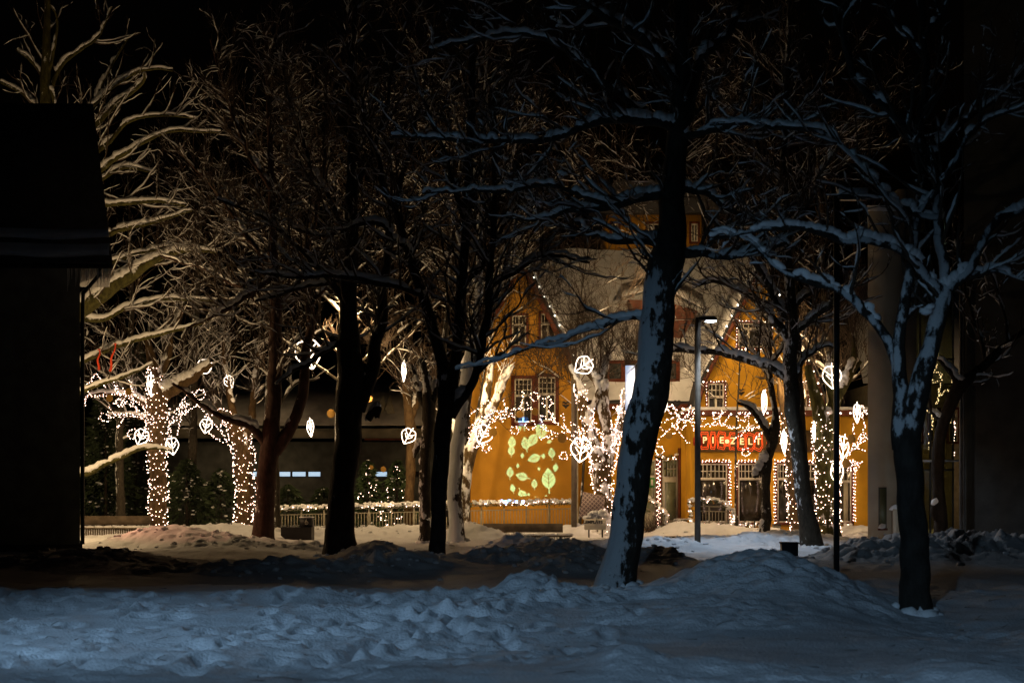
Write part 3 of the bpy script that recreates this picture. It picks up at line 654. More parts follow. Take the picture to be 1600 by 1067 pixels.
TREES['K6'] = make_tree('pruned_tree', 'pruned tree with bright snowy arms against the left gable wall', 'tree', 62, [
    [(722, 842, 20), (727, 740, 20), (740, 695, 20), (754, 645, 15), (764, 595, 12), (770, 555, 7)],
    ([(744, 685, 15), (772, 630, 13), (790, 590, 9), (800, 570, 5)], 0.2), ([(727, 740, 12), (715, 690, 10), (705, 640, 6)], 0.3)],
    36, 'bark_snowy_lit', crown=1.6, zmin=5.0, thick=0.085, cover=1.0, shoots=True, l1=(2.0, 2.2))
TREES['K7'] = make_tree('pruned_tree', 'pruned pale tree under the edge-on lit leaf, left of the knobby trunk', 'tree', 66, [
    [(640, 838, 16), (640, 760, 15), (642, 700, 15), (640, 650, 16), (632, 600, 9)], ([(641, 660, 12), (655, 620, 9), (662, 590, 5)], 0.2)],
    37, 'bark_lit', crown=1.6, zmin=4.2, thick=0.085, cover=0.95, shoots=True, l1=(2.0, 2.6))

# big snowy tree rising behind the dark house, lit warm
TREES['L1'] = make_tree('tree', 'large snow laden tree fanning out behind the dark house at left', 'tree', 61, [
    [(60, 840, 60), (60, 700, 56), (62, 560, 52), (66, 460, 46), (70, 350, 36), (70, 250, 26), (72, 120, 16), (74, 0, 9)],
    ([(75, 520, 32), (135, 478, 26), (190, 440, 20), (240, 408, 13), (290, 390, 8), (340, 395, 4)], -1),
    ([(66, 420, 16.12), (120, 395, 11.16), (180, 362, 8.68), (230, 350, 6.2), (300, 330, 3.1)], 0.5), ([(68, 370, 16.12), (130, 330, 9.92), (175, 320, 8.06), (240, 315, 5.58), (290, 322, 2.48)], -1),
    ([(68, 340, 14.88), (130, 300, 9.3), (165, 275, 7.44), (200, 262, 5.58), (240, 270, 3.1)], 1), ([(70, 320, 14.88), (130, 285, 9.3), (180, 250, 8.06), (225, 222, 5.58), (270, 205, 4.34), (345, 208, 2.48)], -0.5),
    ([(70, 300, 13.64), (120, 262, 8.68), (170, 222, 7.44), (200, 190, 5.58), (250, 180, 3.72), (310, 186, 2)], 0.5),
    ([(70, 270, 13.64), (140, 205, 8.68), (180, 165, 7.44), (222, 130, 5.58), (226, 115, 3.1)], -1), ([(70, 250, 12.4), (120, 200, 7.44), (150, 160, 6.2), (190, 125, 5.58), (235, 108, 4.34), (270, 111, 2)], 1),
    ([(70, 480, 11.16), (150, 500, 8.06), (200, 480, 6.2), (260, 468, 4.96), (340, 470, 2.48)], 0.5), ([(72, 600, 12.4), (140, 560, 7.44), (200, 535, 6.82), (260, 520, 4.96), (330, 500, 2.48)], -0.5),
    ([(62, 200, 9.92), (85, 160, 6.2), (60, 110, 4.96), (25, 78, 3.1)], 0), ([(70, 180, 8.68), (95, 105, 6.2), (150, 60, 4.34), (175, 10, 2.48)], 0.4), ([(70, 190, 7.44), (40, 150, 4.96), (0, 128, 3.1)], 0.3), ([(72, 140, 6.2), (90, 40, 3.72), (76, 5, 2.48)], -0.3),
    ([(70, 690, 11.16), (120, 740, 9.92), (170, 722, 7.44), (230, 700, 4.96), (270, 705, 2)], 0.3), ([(70, 650, 8.68), (130, 612, 6.2), (190, 590, 3.72), (240, 570, 2)], -0.4),
    ([(70, 230, 9.3), (130, 190, 6.2), (160, 130, 4.96), (200, 60, 3.1)], 0.8), ([(70, 450, 9.3), (150, 418, 7.44), (210, 398, 5.58), (300, 380, 3.1)], 1.4)],
    41, 'bark_mossy', crown=0.6, wob=0.5, wig=0.1, zmin=3.5, thick=0.075, cover=0.9, lump=0.05, l1=(1.2, 2.8), dspread=1.0, twigs=0.6)

def auto_tree(label, px, D, hgt, seed, r=0.25, lean=0.0, bk='bark_flecked', spread=0.4, **kw):
    rng = np.random.default_rng(seed); s = F / D
    base_y = HY + CZ * s; top = base_y - hgt * s
    x1 = px + lean
    tr = [(px, base_y, r * 2 * s), (px + lean * .2 + rng.normal(0, 4), base_y - hgt * .3 * s, r * 1.6 * s), (px + lean * .6 + rng.normal(0, 6), base_y - hgt * .6 * s, r * 1.1 * s), (x1, top, r * .3 * s)]
    limbs = [tr]
    tlo = kw.pop('tlo', .25)
    for i in range(kw.pop('nl', 12)):
        t = rng.uniform(tlo, 0.88); sx = px + lean * t; sy = base_y - hgt * t * s; sd = 1 if i % 2 else -1
        L = hgt * spread * (1.15 - t) * s * rng.uniform(0.7, 1.2); a = rng.uniform(0.5, 1.1)
        limbs.append(([(sx, sy, r * s * (1 - t) * .6), (sx + sd * L * .4, sy - L * .4 * a, r * s * (1 - t) * .42), (sx + sd * L * .8, sy - L * .85 * a, r * s * (1 - t) * .28), (sx + sd * L, sy - L * 1.25 * a, 1.5)], rng.uniform(-L / s, L / s) * 0.8))
    return make_tree('tree', label, 'tree', D, limbs, seed, bk, **kw)

AT = dict(crown=2.0, thick=0.05, cover=0.5, l1=(1.3, 2.0), twigs=1.1, root_snow=False)
auto_tree('tall tree rising behind the left lit tree', 300, 72, 17, 51, 0.22, 20, zmin=4, **AT)
auto_tree('tall tree rising right behind the red lit forked trunk', 418, 66, 19, 52, 0.2, 30, zmin=5.5, nl=15, **AT)
auto_tree('tall tree rising exactly behind the thickest black trunk', 528, 63, 19, 53, 0.24, 30, zmin=6, nl=16, **AT)
auto_tree('bare tree rising between the pale trunk and the orange gable', 722, 64, 18, 54, 0.15, 40, zmin=8, tlo=.5, nl=15, **AT)
auto_tree('fine twigged tree in front of the snowy middle roof', 905, 64.5, 12, 55, 0.06, 20, zmin=5.5, nl=14, spread=0.3, bare=True, crown=3.0, thick=0.03, cover=0.35, l1=(1.6, 2.4), root_snow=False)
auto_tree('thin twiggy tree leaning toward the left orange gable', 722, 64, 12, 66, 0.06, 75, zmin=4.0, nl=16, spread=0.4, bare=True, crown=3.0, thick=0.03, cover=0.35, l1=(1.6, 2.4), root_snow=False)
auto_tree('thin twiggy tree in front of the right orange gable', 1150, 62, 11, 67, 0.05, 10, zmin=4.5, nl=14, spread=0.4, bare=True, crown=2.6, thick=0.03, cover=0.35, l1=(1.6, 2.4), root_snow=False)
auto_tree('bare tree rising behind the massive leaning trunk', 982, 60, 17, 56, 0.15, 75, zmin=9.5, tlo=.58, nl=15, **AT)
auto_tree('twiggy tree over the rounded shop corner', 1302, 60, 16, 57, 0.16, -30, zmin=5.5, nl=16, spread=0.35, bare=True, crown=1.8, thick=0.05, cover=0.6, l1=(1.5, 2.2), root_snow=False)
auto_tree('tall tree rising behind the leaning flecked tree', 1262, 56, 18, 58, 0.13, -45, zmin=8, tlo=.5, nl=16, **AT)
auto_tree('tree far left behind the big fanning tree', 190, 70, 15, 59, 0.2, 10, zmin=4, **AT)
auto_tree('tall tree rising exactly behind the slim black trunk', 684, 58, 18, 60, 0.14, 50, zmin=8, tlo=.45, nl=16, **AT)

# dark evergreens at the far left
def conifer(name, label, px, D, hgt, rad, seed, snowf=0.25, group=None, cat='evergreen', matn='fir_dark'):
    rng = np.random.default_rng(seed); x = (px - CX) / F * D; z0 = gz(x, D) if D < 66 else 0
    root = empty(name, (x, D, z0), label, cat, group)
    MB().cyl(x, D, z0 - 0.2, z0 + hgt * 0.9, 0.09, 8, 0.02).build('trunk', M['bark_dark'], root)
    n = int(1500 * hgt * rad / 3)
    h = rng.uniform(0.03, 1, n) ** 0.8; a = rng.uniform(0, 2 * np.pi, n); rr = rad * (1 - h) ** 0.8 * np.sqrt(rng.uniform(0.15, 1, n)) * (1 + 0.25 * np.sin(a * 5 + h * 30))
    c = np.c_[x + rr * np.cos(a), D + rr * np.sin(a), z0 + h * hgt]
    out = np.c_[np.cos(a), np.sin(a), rng.uniform(-0.6, 0.1, n)]; sd = nrm(np.cross(out, rng.normal(size=(n, 3))))
    ln = rng.uniform(0.12, 0.32, n)[:, None]; wd = ln * 0.22
    V = np.stack([c - sd * wd, c + nrm(out) * ln, c + sd * wd], 1).reshape(-1, 3)
    MB().add(V, np.arange(n * 3).reshape(-1, 3)).build('crown', M[matn], root)
    k = (rng.random(n) < snowf * 0.35) & (vnoise(c[:, 0] * 3, c[:, 1] * 3, c[:, 2] * 3, seed) > 0.15)
    if k.sum(): MB().blobs(c[k] + np.array([0, 0, 0.03]), np.c_[rng.uniform(.03, .12, k.sum()), rng.uniform(.03, .12, k.sum()), rng.uniform(.02, .05, k.sum())], seed).build('snow_cover', M['snow_branch'], root, True)
    return root, (x, D, z0)
conifer('evergreen', 'dark evergreen beside the dark house wall, behind the long bench', 165, 73, 6.5, 1.6, 71)
conifer('evergreen', 'tall dark evergreen between the house wall and the left lit trunk', 212, 76, 8.5, 1.9, 72)
conifer('evergreen', 'dark bushy evergreen between the two lit trunks at left', 292, 71, 3.0, 1.6, 73, 0.3)
conifer('evergreen', 'low dark evergreen right beside the second lit trunk', 345, 72, 2.6, 1.3, 74, 0.3)
conifer('evergreen', 'tall evergreen rising behind the second lit trunk', 330, 84, 10, 2.6, 75, 0.5)
conifer('evergreen', 'round evergreen shrub below the lit window strip', 450, 70, 1.9, 1.4, 76, 0.12)
conifer('evergreen', 'evergreen shrub below the right end of the lit window strip', 505, 71, 1.8, 1.2, 77, 0.12)
XT = [conifer('small_fir', 'small fir hung with bulbs, left one of the pair by the railing', 575, 69, 2.9, 0.85, 78, 0.3, 'small firs by the railing', 'fir tree', 'fir'),
      conifer('small_fir', 'small fir hung with bulbs, right one of the pair by the railing', 620, 69, 2.9, 0.85, 79, 0.3, 'small firs by the railing', 'fir tree', 'fir')]

# ------------------------------------------------------------ string lights
def octa(r):
    me = bpy.data.meshes.new('bulb'); V = [(r, 0, 0), (-r, 0, 0), (0, r, 0), (0, -r, 0), (0, 0, r), (0, 0, -r)]
    me.from_pydata(V, [], [(0, 2, 4), (2, 1, 4), (1, 3, 4), (3, 0, 4), (2, 0, 5), (1, 2, 5), (3, 1, 5), (0, 3, 5)]); return me
BULB = octa(0.019); BULB.materials.append(M['bulb'])
BULBC = octa(0.04); BULBC.materials.append(M['bulb_cool'])

def light_string(label, paths, bulbs, me=BULB, group='strings of fairy lights', cable_r=0.006, name='string_lights', cat='fairy lights'):
    """paths: list of (n,3) cable lines; bulbs: (K,3). The first hundred bulbs nearest the camera are parts, the rest one part."""
    bulbs = np.asarray(bulbs); base = bulbs[np.argmin(bulbs[:, 2])]
    root = empty(name, tuple(base), label, cat, group)
    cb = MB()
    for p in paths: cb.tube(p, cable_r, 3)
    if paths: cb.build('cable', M['cable'], root)
    order = np.argsort(bulbs[:, 1]); near = bulbs[order[:100]]; rest = bulbs[order[100:]]
    for q in near:
        o = bpy.data.objects.new('bulb', me); col.objects.link(o); o.parent = root; o.location = q - base
    if len(rest):
        b = MB(); V = np.array([v.co[:] for v in me.vertices]); Fc = np.array([p.vertices[:] for p in me.polygons])
        b.add((rest[:, None] + V[None]).reshape(-1, 3), (Fc[None] + (np.arange(len(rest)) * 6)[:, None, None]).reshape(-1, 3))
        o = b.build('bulb', me.materials[0], root); o['kind'] = 'stuff'
    return root

def along(p, spacing):
    p = np.asarray(p, float); d = np.r_[0, np.cumsum(np.linalg.norm(np.diff(p, axis=0), axis=1))]
    s = np.arange(0, d[-1], spacing); return np.stack([np.interp(s, d, p[:, i]) for i in range(3)], 1)

def wrap(A, R, z0, z1, pitch, spacing, seed, limb=0, grow_=1.12):
    """helix of cable round limb polyline A between heights"""
    rng = np.random.default_rng(seed); p, r = A[limb], R[limb]
    zz = p[:, 2]; k = (zz >= z0) & (zz <= z1); p, r = p[k], r[k]
    if len(p) < 3: return []
    L = np.r_[0, np.cumsum(np.linalg.norm(np.diff(p, axis=0), axis=1))]
    s = np.arange(0, L[-1], pitch / 24); c = np.stack([np.interp(s, L, p[:, i]) for i in range(3)], 1); rr = np.interp(s, L, r) * grow_ + 0.05
    t = nrm(np.gradient(c, axis=0)); a = nrm(np.cross(t, [0, 1, 0.01])); b = np.cross(t, a)
    ph = s / pitch * 2 * np.pi + vnoise(s * 1.5, s * 0, seed=seed) * 0.8
    return [c + (a * np.cos(ph)[:, None] + b * np.sin(ph)[:, None]) * rr[:, None]]

def jitter(b, rng, s=0.02): return b + rng.normal(0, s, b.shape)

def wrapped(key, label, z0, z1, pitch=0.30, spacing=0.12, limbs=(0,), seed=0):
    _, A, R = TREES[key]; ps = []; rng = np.random.default_rng(seed)
    for l in limbs: ps += wrap(A, R, z0 if l == 0 else -9, z1, pitch, spacing, seed + l, l)
    b = np.vstack([along(p, spacing) for p in ps]); b[:, 2] += rng.uniform(-pitch * .55, pitch * .55, len(b)); b[:, 0] += rng.normal(0, .02, len(b)); b = b[rng.random(len(b)) < .85]
    return light_string(label, ps, b)

wrapped('K1', 'bulbs wound round the trunk of the left lit tree beside the dark house', 0.2, 6.6, 0.26, 0.13, (0,), 1)
wrapped('K2', 'bulbs wound round the trunk left of the red lit forked trunk', 0.2, 4.6, 0.26, 0.12, (0,), 2)
wrapped('K3', 'dense bulbs wound round the trunk and arms left of the massive leaning trunk', 0.0, 5.6, 0.26, 0.12, (0, 2), 3)
wrapped('K4', 'bulbs wound round the mossy trunk at the rounded shop corner', 0.0, 4.2, 0.27, 0.12, (0,), 4)
wrapped('K5', 'bulbs wound round the trunk half hidden behind the leaning flecked tree', 0.0, 4.5, 0.26, 0.12, (0,), 5)

def px_path(pts, D, seed=0, n=30, dd=0.5):
    rng = np.random.default_rng(seed); d1 = rng.uniform(-dd, dd)
    a = np.array([P(x, y, D + d1 * i / (len(pts) - 1)) for i, (x, y) in enumerate(pts)])
    s = resample(a, n)
    return s + np.stack([vnoise(s[:, 0] * 4 + i * 5, s[:, 2] * 4, seed=seed + i) for i in range(3)], -1) * 0.04

def ring(px, py, rpx, D, seed=0):
    c = P(px, py, D); r = rpx * D / F; a = np.linspace(0, 2 * np.pi, 19); k = 1 + 0.12 * np.cos(a * 6)
    y = np.random.default_rng(seed).uniform(-0.5, 0.5)
    return np.c_[c[0] + r * k * np.cos(a), c[1] + y * r * np.cos(a), c[2] + r * k * np.sin(a)]

def lit_branches(label, D, arms, rings, seed, side=True, spacing=0.07):
    rng = np.random.default_rng(seed); ps = []
    for i, a in enumerate(arms):
        p = px_path(a, D, seed + i); ps.append(p)
        if side and len(a) > 3:
            for j in range(3):
                k = rng.integers(6, 26); d = nrm(p[min(k + 2, 29)] - p[k]); v = nrm(d + np.array([rng.normal(0, .5), rng.normal(0, .4), rng.choice([-1, 1]) * rng.uniform(.5, 1.2)]))
                q, _ = grow(rng, p[k][None], v[None], np.array([rng.uniform(0.3, 0.75)]), np.array([0.01]), 6, 0.25, 0.1); ps.append(q[0])
    for i, (x, y, r) in enumerate(rings): ps.append(ring(x, y, r, D, seed + i))
    b = np.vstack([jitter(along(p, spacing), rng, 0.022) for p in ps])
    return light_string(label, ps, b, cable_r=0.018, name='lit_branch', cat='light decoration', group='artificial branches covered with bulbs')

lit_branches('bulb covered artificial branches reaching left from the left lit trunk', 64.5,
    [[(240, 655), (215, 628), (190, 616), (150, 620), (134, 606), (142, 594)], [(238, 662), (215, 650), (188, 647), (170, 651)], [(232, 655), (214, 640), (192, 625), (182, 610), (178, 588)],
     [(222, 622), (208, 612), (202, 594)], [(196, 650), (186, 665), (184, 672)], [(148, 617), (134, 620), (131, 640)], [(236, 690), (222, 682), (214, 680)]], [(164, 652, 7), (150, 592, 7), (207, 678, 7), (189, 628, 6)], 101)
lit_branches('bulb covered artificial branches arching between the two lit trunks at left', 66,
    [[(365, 712), (352, 682), (332, 658), (318, 640), (305, 628)], [(262, 690), (272, 650), (288, 622), (300, 612)], [(270, 660), (292, 640), (318, 632)], [(276, 680), (282, 655), (284, 635)], [(390, 700), (394, 675), (396, 655)], [(350, 690), (330, 680), (318, 670)], [(330, 650), (345, 640), (362, 645)]], [(312, 616, 8), (286, 642, 7), (262, 700, 6)], 102)
lit_branches('bulb covered artificial branches on the left part of the orange gable wall', 61.5,
    [[(732, 690), (742, 662), (768, 645), (800, 640), (832, 638)], [(732, 668), (760, 652), (788, 652), (806, 650)], [(735, 690), (756, 676), (776, 668)], [(742, 700), (756, 696)], [(765, 643), (764, 624)], [(790, 640), (788, 622)], [(732, 650), (750, 634), (760, 630)]], [(804, 672, 6), (759, 699, 6), (744, 672, 5)], 103)
lit_branches('bulb covered artificial branches reaching left from the brightest lit tree', 61.5,
    [[(928, 722), (908, 692), (880, 668), (852, 652), (836, 645)], [(910, 698), (884, 684), (862, 674), (842, 668)], [(866, 655), (856, 640)], [(896, 680), (882, 662), (880, 645)], [(906, 710), (890, 712)], [(836, 645), (826, 632), (822, 628)], [(920, 700), (912, 680), (902, 668), (890, 660)]], [(829, 665, 7), (855, 628, 7), (835, 620, 6), (881, 712, 6)], 104)
lit_branches(spacing=0.042, label='bulb covered cascade of branches around the crown of the brightest lit tree', D=61.8, arms=
    [[(935, 740), (930, 700), (926, 660), (930, 635)], [(960, 735), (966, 700), (970, 660), (968, 625)], [(948, 730), (958, 690), (952, 655)], [(940, 720), (942, 680), (938, 645)], [(975, 720), (982, 690), (984, 650)], [(925, 735), (918, 700), (924, 675)], [(955, 700), (975, 672), (988, 660)], [(958, 690), (966, 650), (972, 610)]], rings=[(967, 640, 5)], seed=105)
lit_branches('bulb covered artificial branches in front of the snowy middle roof', 61.5,
    [[(1018, 700), (1034, 682), (1054, 664), (1076, 648), (1092, 632)], [(1030, 662), (1052, 652), (1078, 656), (1098, 660)], [(1050, 662), (1064, 680), (1078, 692)], [(1042, 676), (1030, 668), (1022, 662)], [(1062, 655), (1056, 640), (1048, 632)], [(1076, 650), (1086, 672), (1094, 690)]], [(1031, 704, 7), (1064, 664, 7), (1050, 640, 6)], 106)
lit_branches('bulb covered artificial branches over the red lit shop sign', 61.5,
    [[(1095, 665), (1125, 662), (1160, 668), (1200, 665)], [(1110, 668), (1125, 650), (1135, 640)], [(1150, 682), (1165, 672), (1188, 668), (1205, 660)], [(1178, 690), (1190, 676), (1198, 668)], [(1168, 668), (1170, 650), (1162, 640)]], [(1165, 706, 6), (1120, 650, 6), (1160, 650, 7), (1188, 655, 8)], 107)
lit_branches('bulb covered artificial branches reaching right to the beige wall', 58,
    [[(1302, 745), (1316, 722), (1332, 702), (1352, 682)], [(1325, 705), (1340, 702), (1353, 706)], [(1334, 696), (1333, 680), (1334, 660)], [(1342, 690), (1350, 665), (1350, 642)], [(1320, 735), (1332, 726), (1348, 722)], [(1300, 730), (1296, 712), (1304, 698)]], [(1335, 728, 7), (1349, 684, 6), (1346, 640, 6)], 108)
for X, lb in zip(XT, ('bulbs on the left small fir by the railing', 'bulbs on the right small fir by the railing')):
    (r_, (x, D, z)) = X; rng = np.random.default_rng(int(abs(x) * 100)); n = 45
    h = rng.uniform(0, 1, n) ** 1.3; a = rng.uniform(np.pi, 2 * np.pi, n); rr = 0.9 * (1 - h) + 0.05
    light_string(lb, [], np.c_[x + rr * np.cos(a), D + rr * np.sin(a), z + 0.1 + 2.7 * h])

# ------------------------------------------------------------ lit leaf ornaments
def leaf_mesh():
    """heart-shaped leaf of tube lights with stem and veins, height 1, tip down"""
    b = MB(); t = np.linspace(0, 1, 26)
    w_ = 0.46 * np.sin(np.pi * t) ** 0.75 * (1.28 - 0.75 * t)
    z = 0.40 - 0.92 * t
    for s in (-1, 1): b.tube(np.c_[s * w_, 0 * t, z + 0.10 * np.exp(-(t - .12) ** 2 * 120) * (w_ > .05)], 0.019, 6)
    b.tube([(0.03, 0, 0.56), (0, 0, 0.42), (0, 0, 0.1), (0, 0, -0.5)], 0.017, 6)
    for z0, l in ((-0.18, .25), (0.02, .33)):
        for s in (-1, 1): b.tube([(0, 0, z0), (s * l * .5, 0, z0 + .10), (s * l, 0, z0 + .25)], 0.015, 5)
    return b
LEAF = None
LEAFS = [(236, 601, 46, 64.5, 80, 4, 'edge-on glowing leaf high on the left lit tree'), (318, 573, 34, 66, 20, -60, 'glowing leaf at the end of the snowy arm between the lit trunks'),
         (358, 596, 26, 67, 40, 30, 'small glowing leaf above the second lit trunk'), (221, 682, 34, 64.3, 25, -25, 'glowing leaf hanging left of the left lit trunk'),
         (269, 696, 36, 64.4, 45, 8, 'glowing leaf hanging right of the left lit trunk'), (322, 665, 30, 66, 30, -10, 'glowing leaf within the lit arch between two trunks'),
         (482, 552, 62, 66, 20, 15, 'large glowing leaf partly hidden behind the limb of the red lit tree'), (485, 668, 36, 66, 72, 12, 'edge-on glowing leaf between the red lit and thickest trunks'),
         (631, 580, 40, 65, 80, -4, 'edge-on glowing leaf left of the slim black trunk'), (638, 681, 34, 65, 10, -30, 'glowing leaf hanging lower left of the slim black trunk'),
         (756, 678, 42, 61.3, 15, -28, 'glowing leaf at the left edge of the orange wall'), (912, 571, 42, 61.6, 15, -55, 'glowing leaf at the top of the brightest lit tree'),
         (908, 702, 50, 61.2, 10, -8, 'biggest glowing leaf hanging over the orange wall corner'), (902, 608, 36, 62.6, 60, -4, 'thin glowing leaf above the downpipe, partly hidden'),
         (941, 607, 26, 62.6, 35, 10, 'small glowing leaf half hidden in the brightest tree'), (1030, 634, 44, 62, 25, 10, 'glowing leaf peeping out right of the massive trunk'),
         (1194, 628, 50, 59, 68, -22, 'tilted glowing leaf between the two small shop trees'), (1300, 588, 48, 57.5, 15, 4, 'round glowing leaf behind the tall dark pole'),
         (1339, 645, 40, 57.5, 55, 2, 'narrow glowing leaf beside the beige wall'), (1318, 698, 48, 57.4, 50, -12, 'glowing leaf right of the tall dark pole above the rounded corner'),
         (1308, 738, 50, 57.3, 45, 8, 'lowest glowing leaf behind the tall dark pole'), (1225, 690, 46, 60, 65, 6, 'bright narrow glowing leaf left of the leaning flecked tree'),
         (1165, 546, 24, 60, 80, 0, 'tiny edge-on glowing leaf in front of the right gable'), (1272, 675, 38, 57.6, 70, 8, 'narrow glowing leaf on the mossy lit tree')]
for px, py, hp, D, yaw, roll, lb in LEAFS:
    if LEAF is None:
        o = leaf_mesh().build('leaf_light', M['neon']); LEAF = o
    else:
        o = LEAF.copy(); col.objects.link(o)
    o.location = P(px, py, D); s = 0.78 * hp * D / F; o.scale = (s, s, s); o.rotation_euler = (0, math.radians(-roll), math.radians(yaw))
    tag(o, lb, 'light decoration', 'glowing leaf ornaments')

# gold discs and hearts hanging in the trees
DISC = None
for px, py, rp, D, lb in [(171, 622, 5, 64, 'gold disc on the left lit branches'), (201, 612, 5, 64, 'gold disc nearest the trunk of the left lit tree'), (577, 623, 5, 64, 'gold disc hanging right of the thickest trunk'),
                      (517, 646, 6, 64, 'gold disc partly behind the thickest trunk'), (770, 675, 6, 61, 'gold disc beside the leaf at the left edge of the orange wall'), (812, 647, 5, 61, 'gold disc under the gable windows'), (836, 643, 5, 61, 'gold disc between the gable windows'),
                      (878, 684, 7, 61, 'brightly lit gold disc left of the biggest glowing leaf'), (1045, 680, 5, 61, 'gold disc before the snowy middle roof'), (1330, 686, 6, 57.5, 'gold disc beside the beige wall'), (1322, 724, 6, 57.5, 'gold disc above the rounded corner window'), (599, 733, 4, 66, 'gold ball above the right small fir'), (580, 730, 3, 66, 'pale ball above the left small fir')]:
    if DISC is None:
        b = MB(); k = 16; a = np.arange(k) * 2 * np.pi / k
        b.prism([(np.cos(i), np.sin(i)) for i in a], -0.12, 0.12); o = b.build('gold_disc', M['gold']); DISC = o
        ringb = MB(); ringb.tube([(1.05 * np.cos(i), -0.02, 1.05 * np.sin(i)) for i in np.linspace(0, 2 * np.pi, 17)], 0.12, 5); ro = ringb.build('rim', M['gold'], o)
    else:
        o = DISC.copy(); col.objects.link(o); r2 = ro.copy(); col.objects.link(r2); r2.parent = o
    o.location = P(px, py, D); s = rp * D / F; o.scale = (s, s, s); o.rotation_euler = (0, 0, math.radians(px % 40 - 20)); tag(o, lb, 'ornament', 'gold discs hung in the trees')
HEART = None
for px, py, rp, D, lb in [(884, 632, 6, 64, 'dark heart hanging beside the orange corner'), (1058, 560, 6, 64, 'dark heart over the shed dormer'), (1058, 630, 6, 64, 'dark heart before the cornice'), (1158, 612, 6, 64, 'dark heart left of the tilted leaf')]:
    if HEART is None:
        b = MB(); t = np.linspace(0, 2 * np.pi, 29); hx = np.sin(t) ** 3; hz = (13 * np.cos(t) - 5 * np.cos(2 * t) - 2 * np.cos(3 * t) - np.cos(4 * t)) / 16
        for s in (1, 0.78, 0.55, 0.3): b.tube(np.c_[hx * s, 0 * t, hz * s], 0.09, 4)
        o = b.build('heart_ornament', M['black_metal']); HEART = o
    else: o = HEART.copy(); col.objects.link(o)
    o.location = P(px, py, D); s = rp * D / F; o.scale = (s, s, s); tag(o, lb, 'ornament', 'dark hearts hung on wires')
for (x0, y0, x1, y1), lb in (((155, 547, 153, 578), 'short red ribbon tied to the snowy limb by the dark house'), ((180, 538, 171, 580), 'long red ribbon tied to the snowy limb, right one')):
    a, c = P(x0, y0, 60), P(x1, y1, 60); t = np.linspace(0, 1, 9)[:, None]; ln = a * (1 - t) + c * t + np.c_[0.03 * np.sin(t[:, 0] * 9), 0.03 * np.cos(t[:, 0] * 7), 0 * t[:, 0]]
    b = MB().add(*tubes(ln[None], np.linspace(0.02, 0.05, 9)[None], 6)); b.tube(a + np.array([[-.05, 0, 0], [0, 0, .04], [.05, 0, 0]]), 0.02, 5)
    tag(b.build('red_ribbon', M['ribbon']), lb, 'ribbon', 'red ribbons on the snowy limb')

# ------------------------------------------------------------ buildings
def X(px, D): return (px - CX) / F * D
def Zp(py, D): return CZ + (HY - py) / F * D

def window(parent, D, px0, px1, py0, py1, trans=None, nx=2, nupx=4, nupy=2, trim=0.10, trimmat='brown', pane='glass', mull=None):
    """window with trim, white sash with glazing bars, pane; D is the wall's front face"""
    x0, x1, z1, z0 = X(px0, D), X(px1, D), Zp(py0, D), Zp(py1, D)
    t = MB(); tw = trim
    t.box(x0 - tw, x0, D - .07, D + .01, z0 - tw, z1 + tw).box(x1, x1 + tw, D - .07, D + .01, z0 - tw, z1 + tw).box(x0, x1, D - .07, D + .01, z1, z1 + tw).box(x0, x1, D - .09, D + .01, z0 - tw, z0)
    wo = t.build('window', M[trimmat], parent)
    s = MB(); fw = 0.055; zt = Zp(trans, D) if trans else None
    s.box(x0, x0 + fw, D - .05, D, z0, z1).box(x1 - fw, x1, D - .05, D, z0, z1).box(x0 + fw, x1 - fw, D - .05, D, z1 - fw, z1).box(x0 + fw, x1 - fw, D - .05, D, z0, z0 + fw)
    if zt:
        s.box(x0 + fw, x1 - fw, D - .055, D, zt - .05, zt + .05)
        for i in range(1, nupx): xx = x0 + (x1 - x0) * i / nupx; s.box(xx - .014, xx + .014, D - .04, D, zt + .05, z1 - fw)
        for i in range(1, nupy): zz = zt + (z1 - zt) * i / nupy; s.box(x0 + fw, x1 - fw, D - .036, D, zz - .014, zz + .014)
    ztop = zt - .05 if zt else z1 - fw
    for i in range(1, nx): xx = x0 + (x1 - x0) * i / nx; s.box(xx - .04, xx + .04, D - .048, D, z0 + fw, ztop)
    so = s.build('sash', M['white_frame'], wo); so.location = (0, 0, 0)
    po = MB().box(x0, x1, D - .012, D - .004, z0, z1).build('pane', M[pane], wo); po.location = (0, 0, 0)
    return wo, (x0, x1, z0, z1)

def bulbs_on(label, pts_list, spacing, me=BULB, group='bulbs strung along the house', cable_r=0.006):
    ps = [np.array(p, float) for p in pts_list]; rng = np.random.default_rng(len(label))
    return light_string(label, ps, np.vstack([jitter(along(p, spacing), rng, 0.012) for p in ps]), me, group, cable_r)

def pxl(pts, D): return np.array([P(x, y, D) for x, y in pts])

house = empty('orange_house', (X(1000, 68), 68, 0), 'large orange house with two gables, snowy roof and red lit shop sign', 'house')
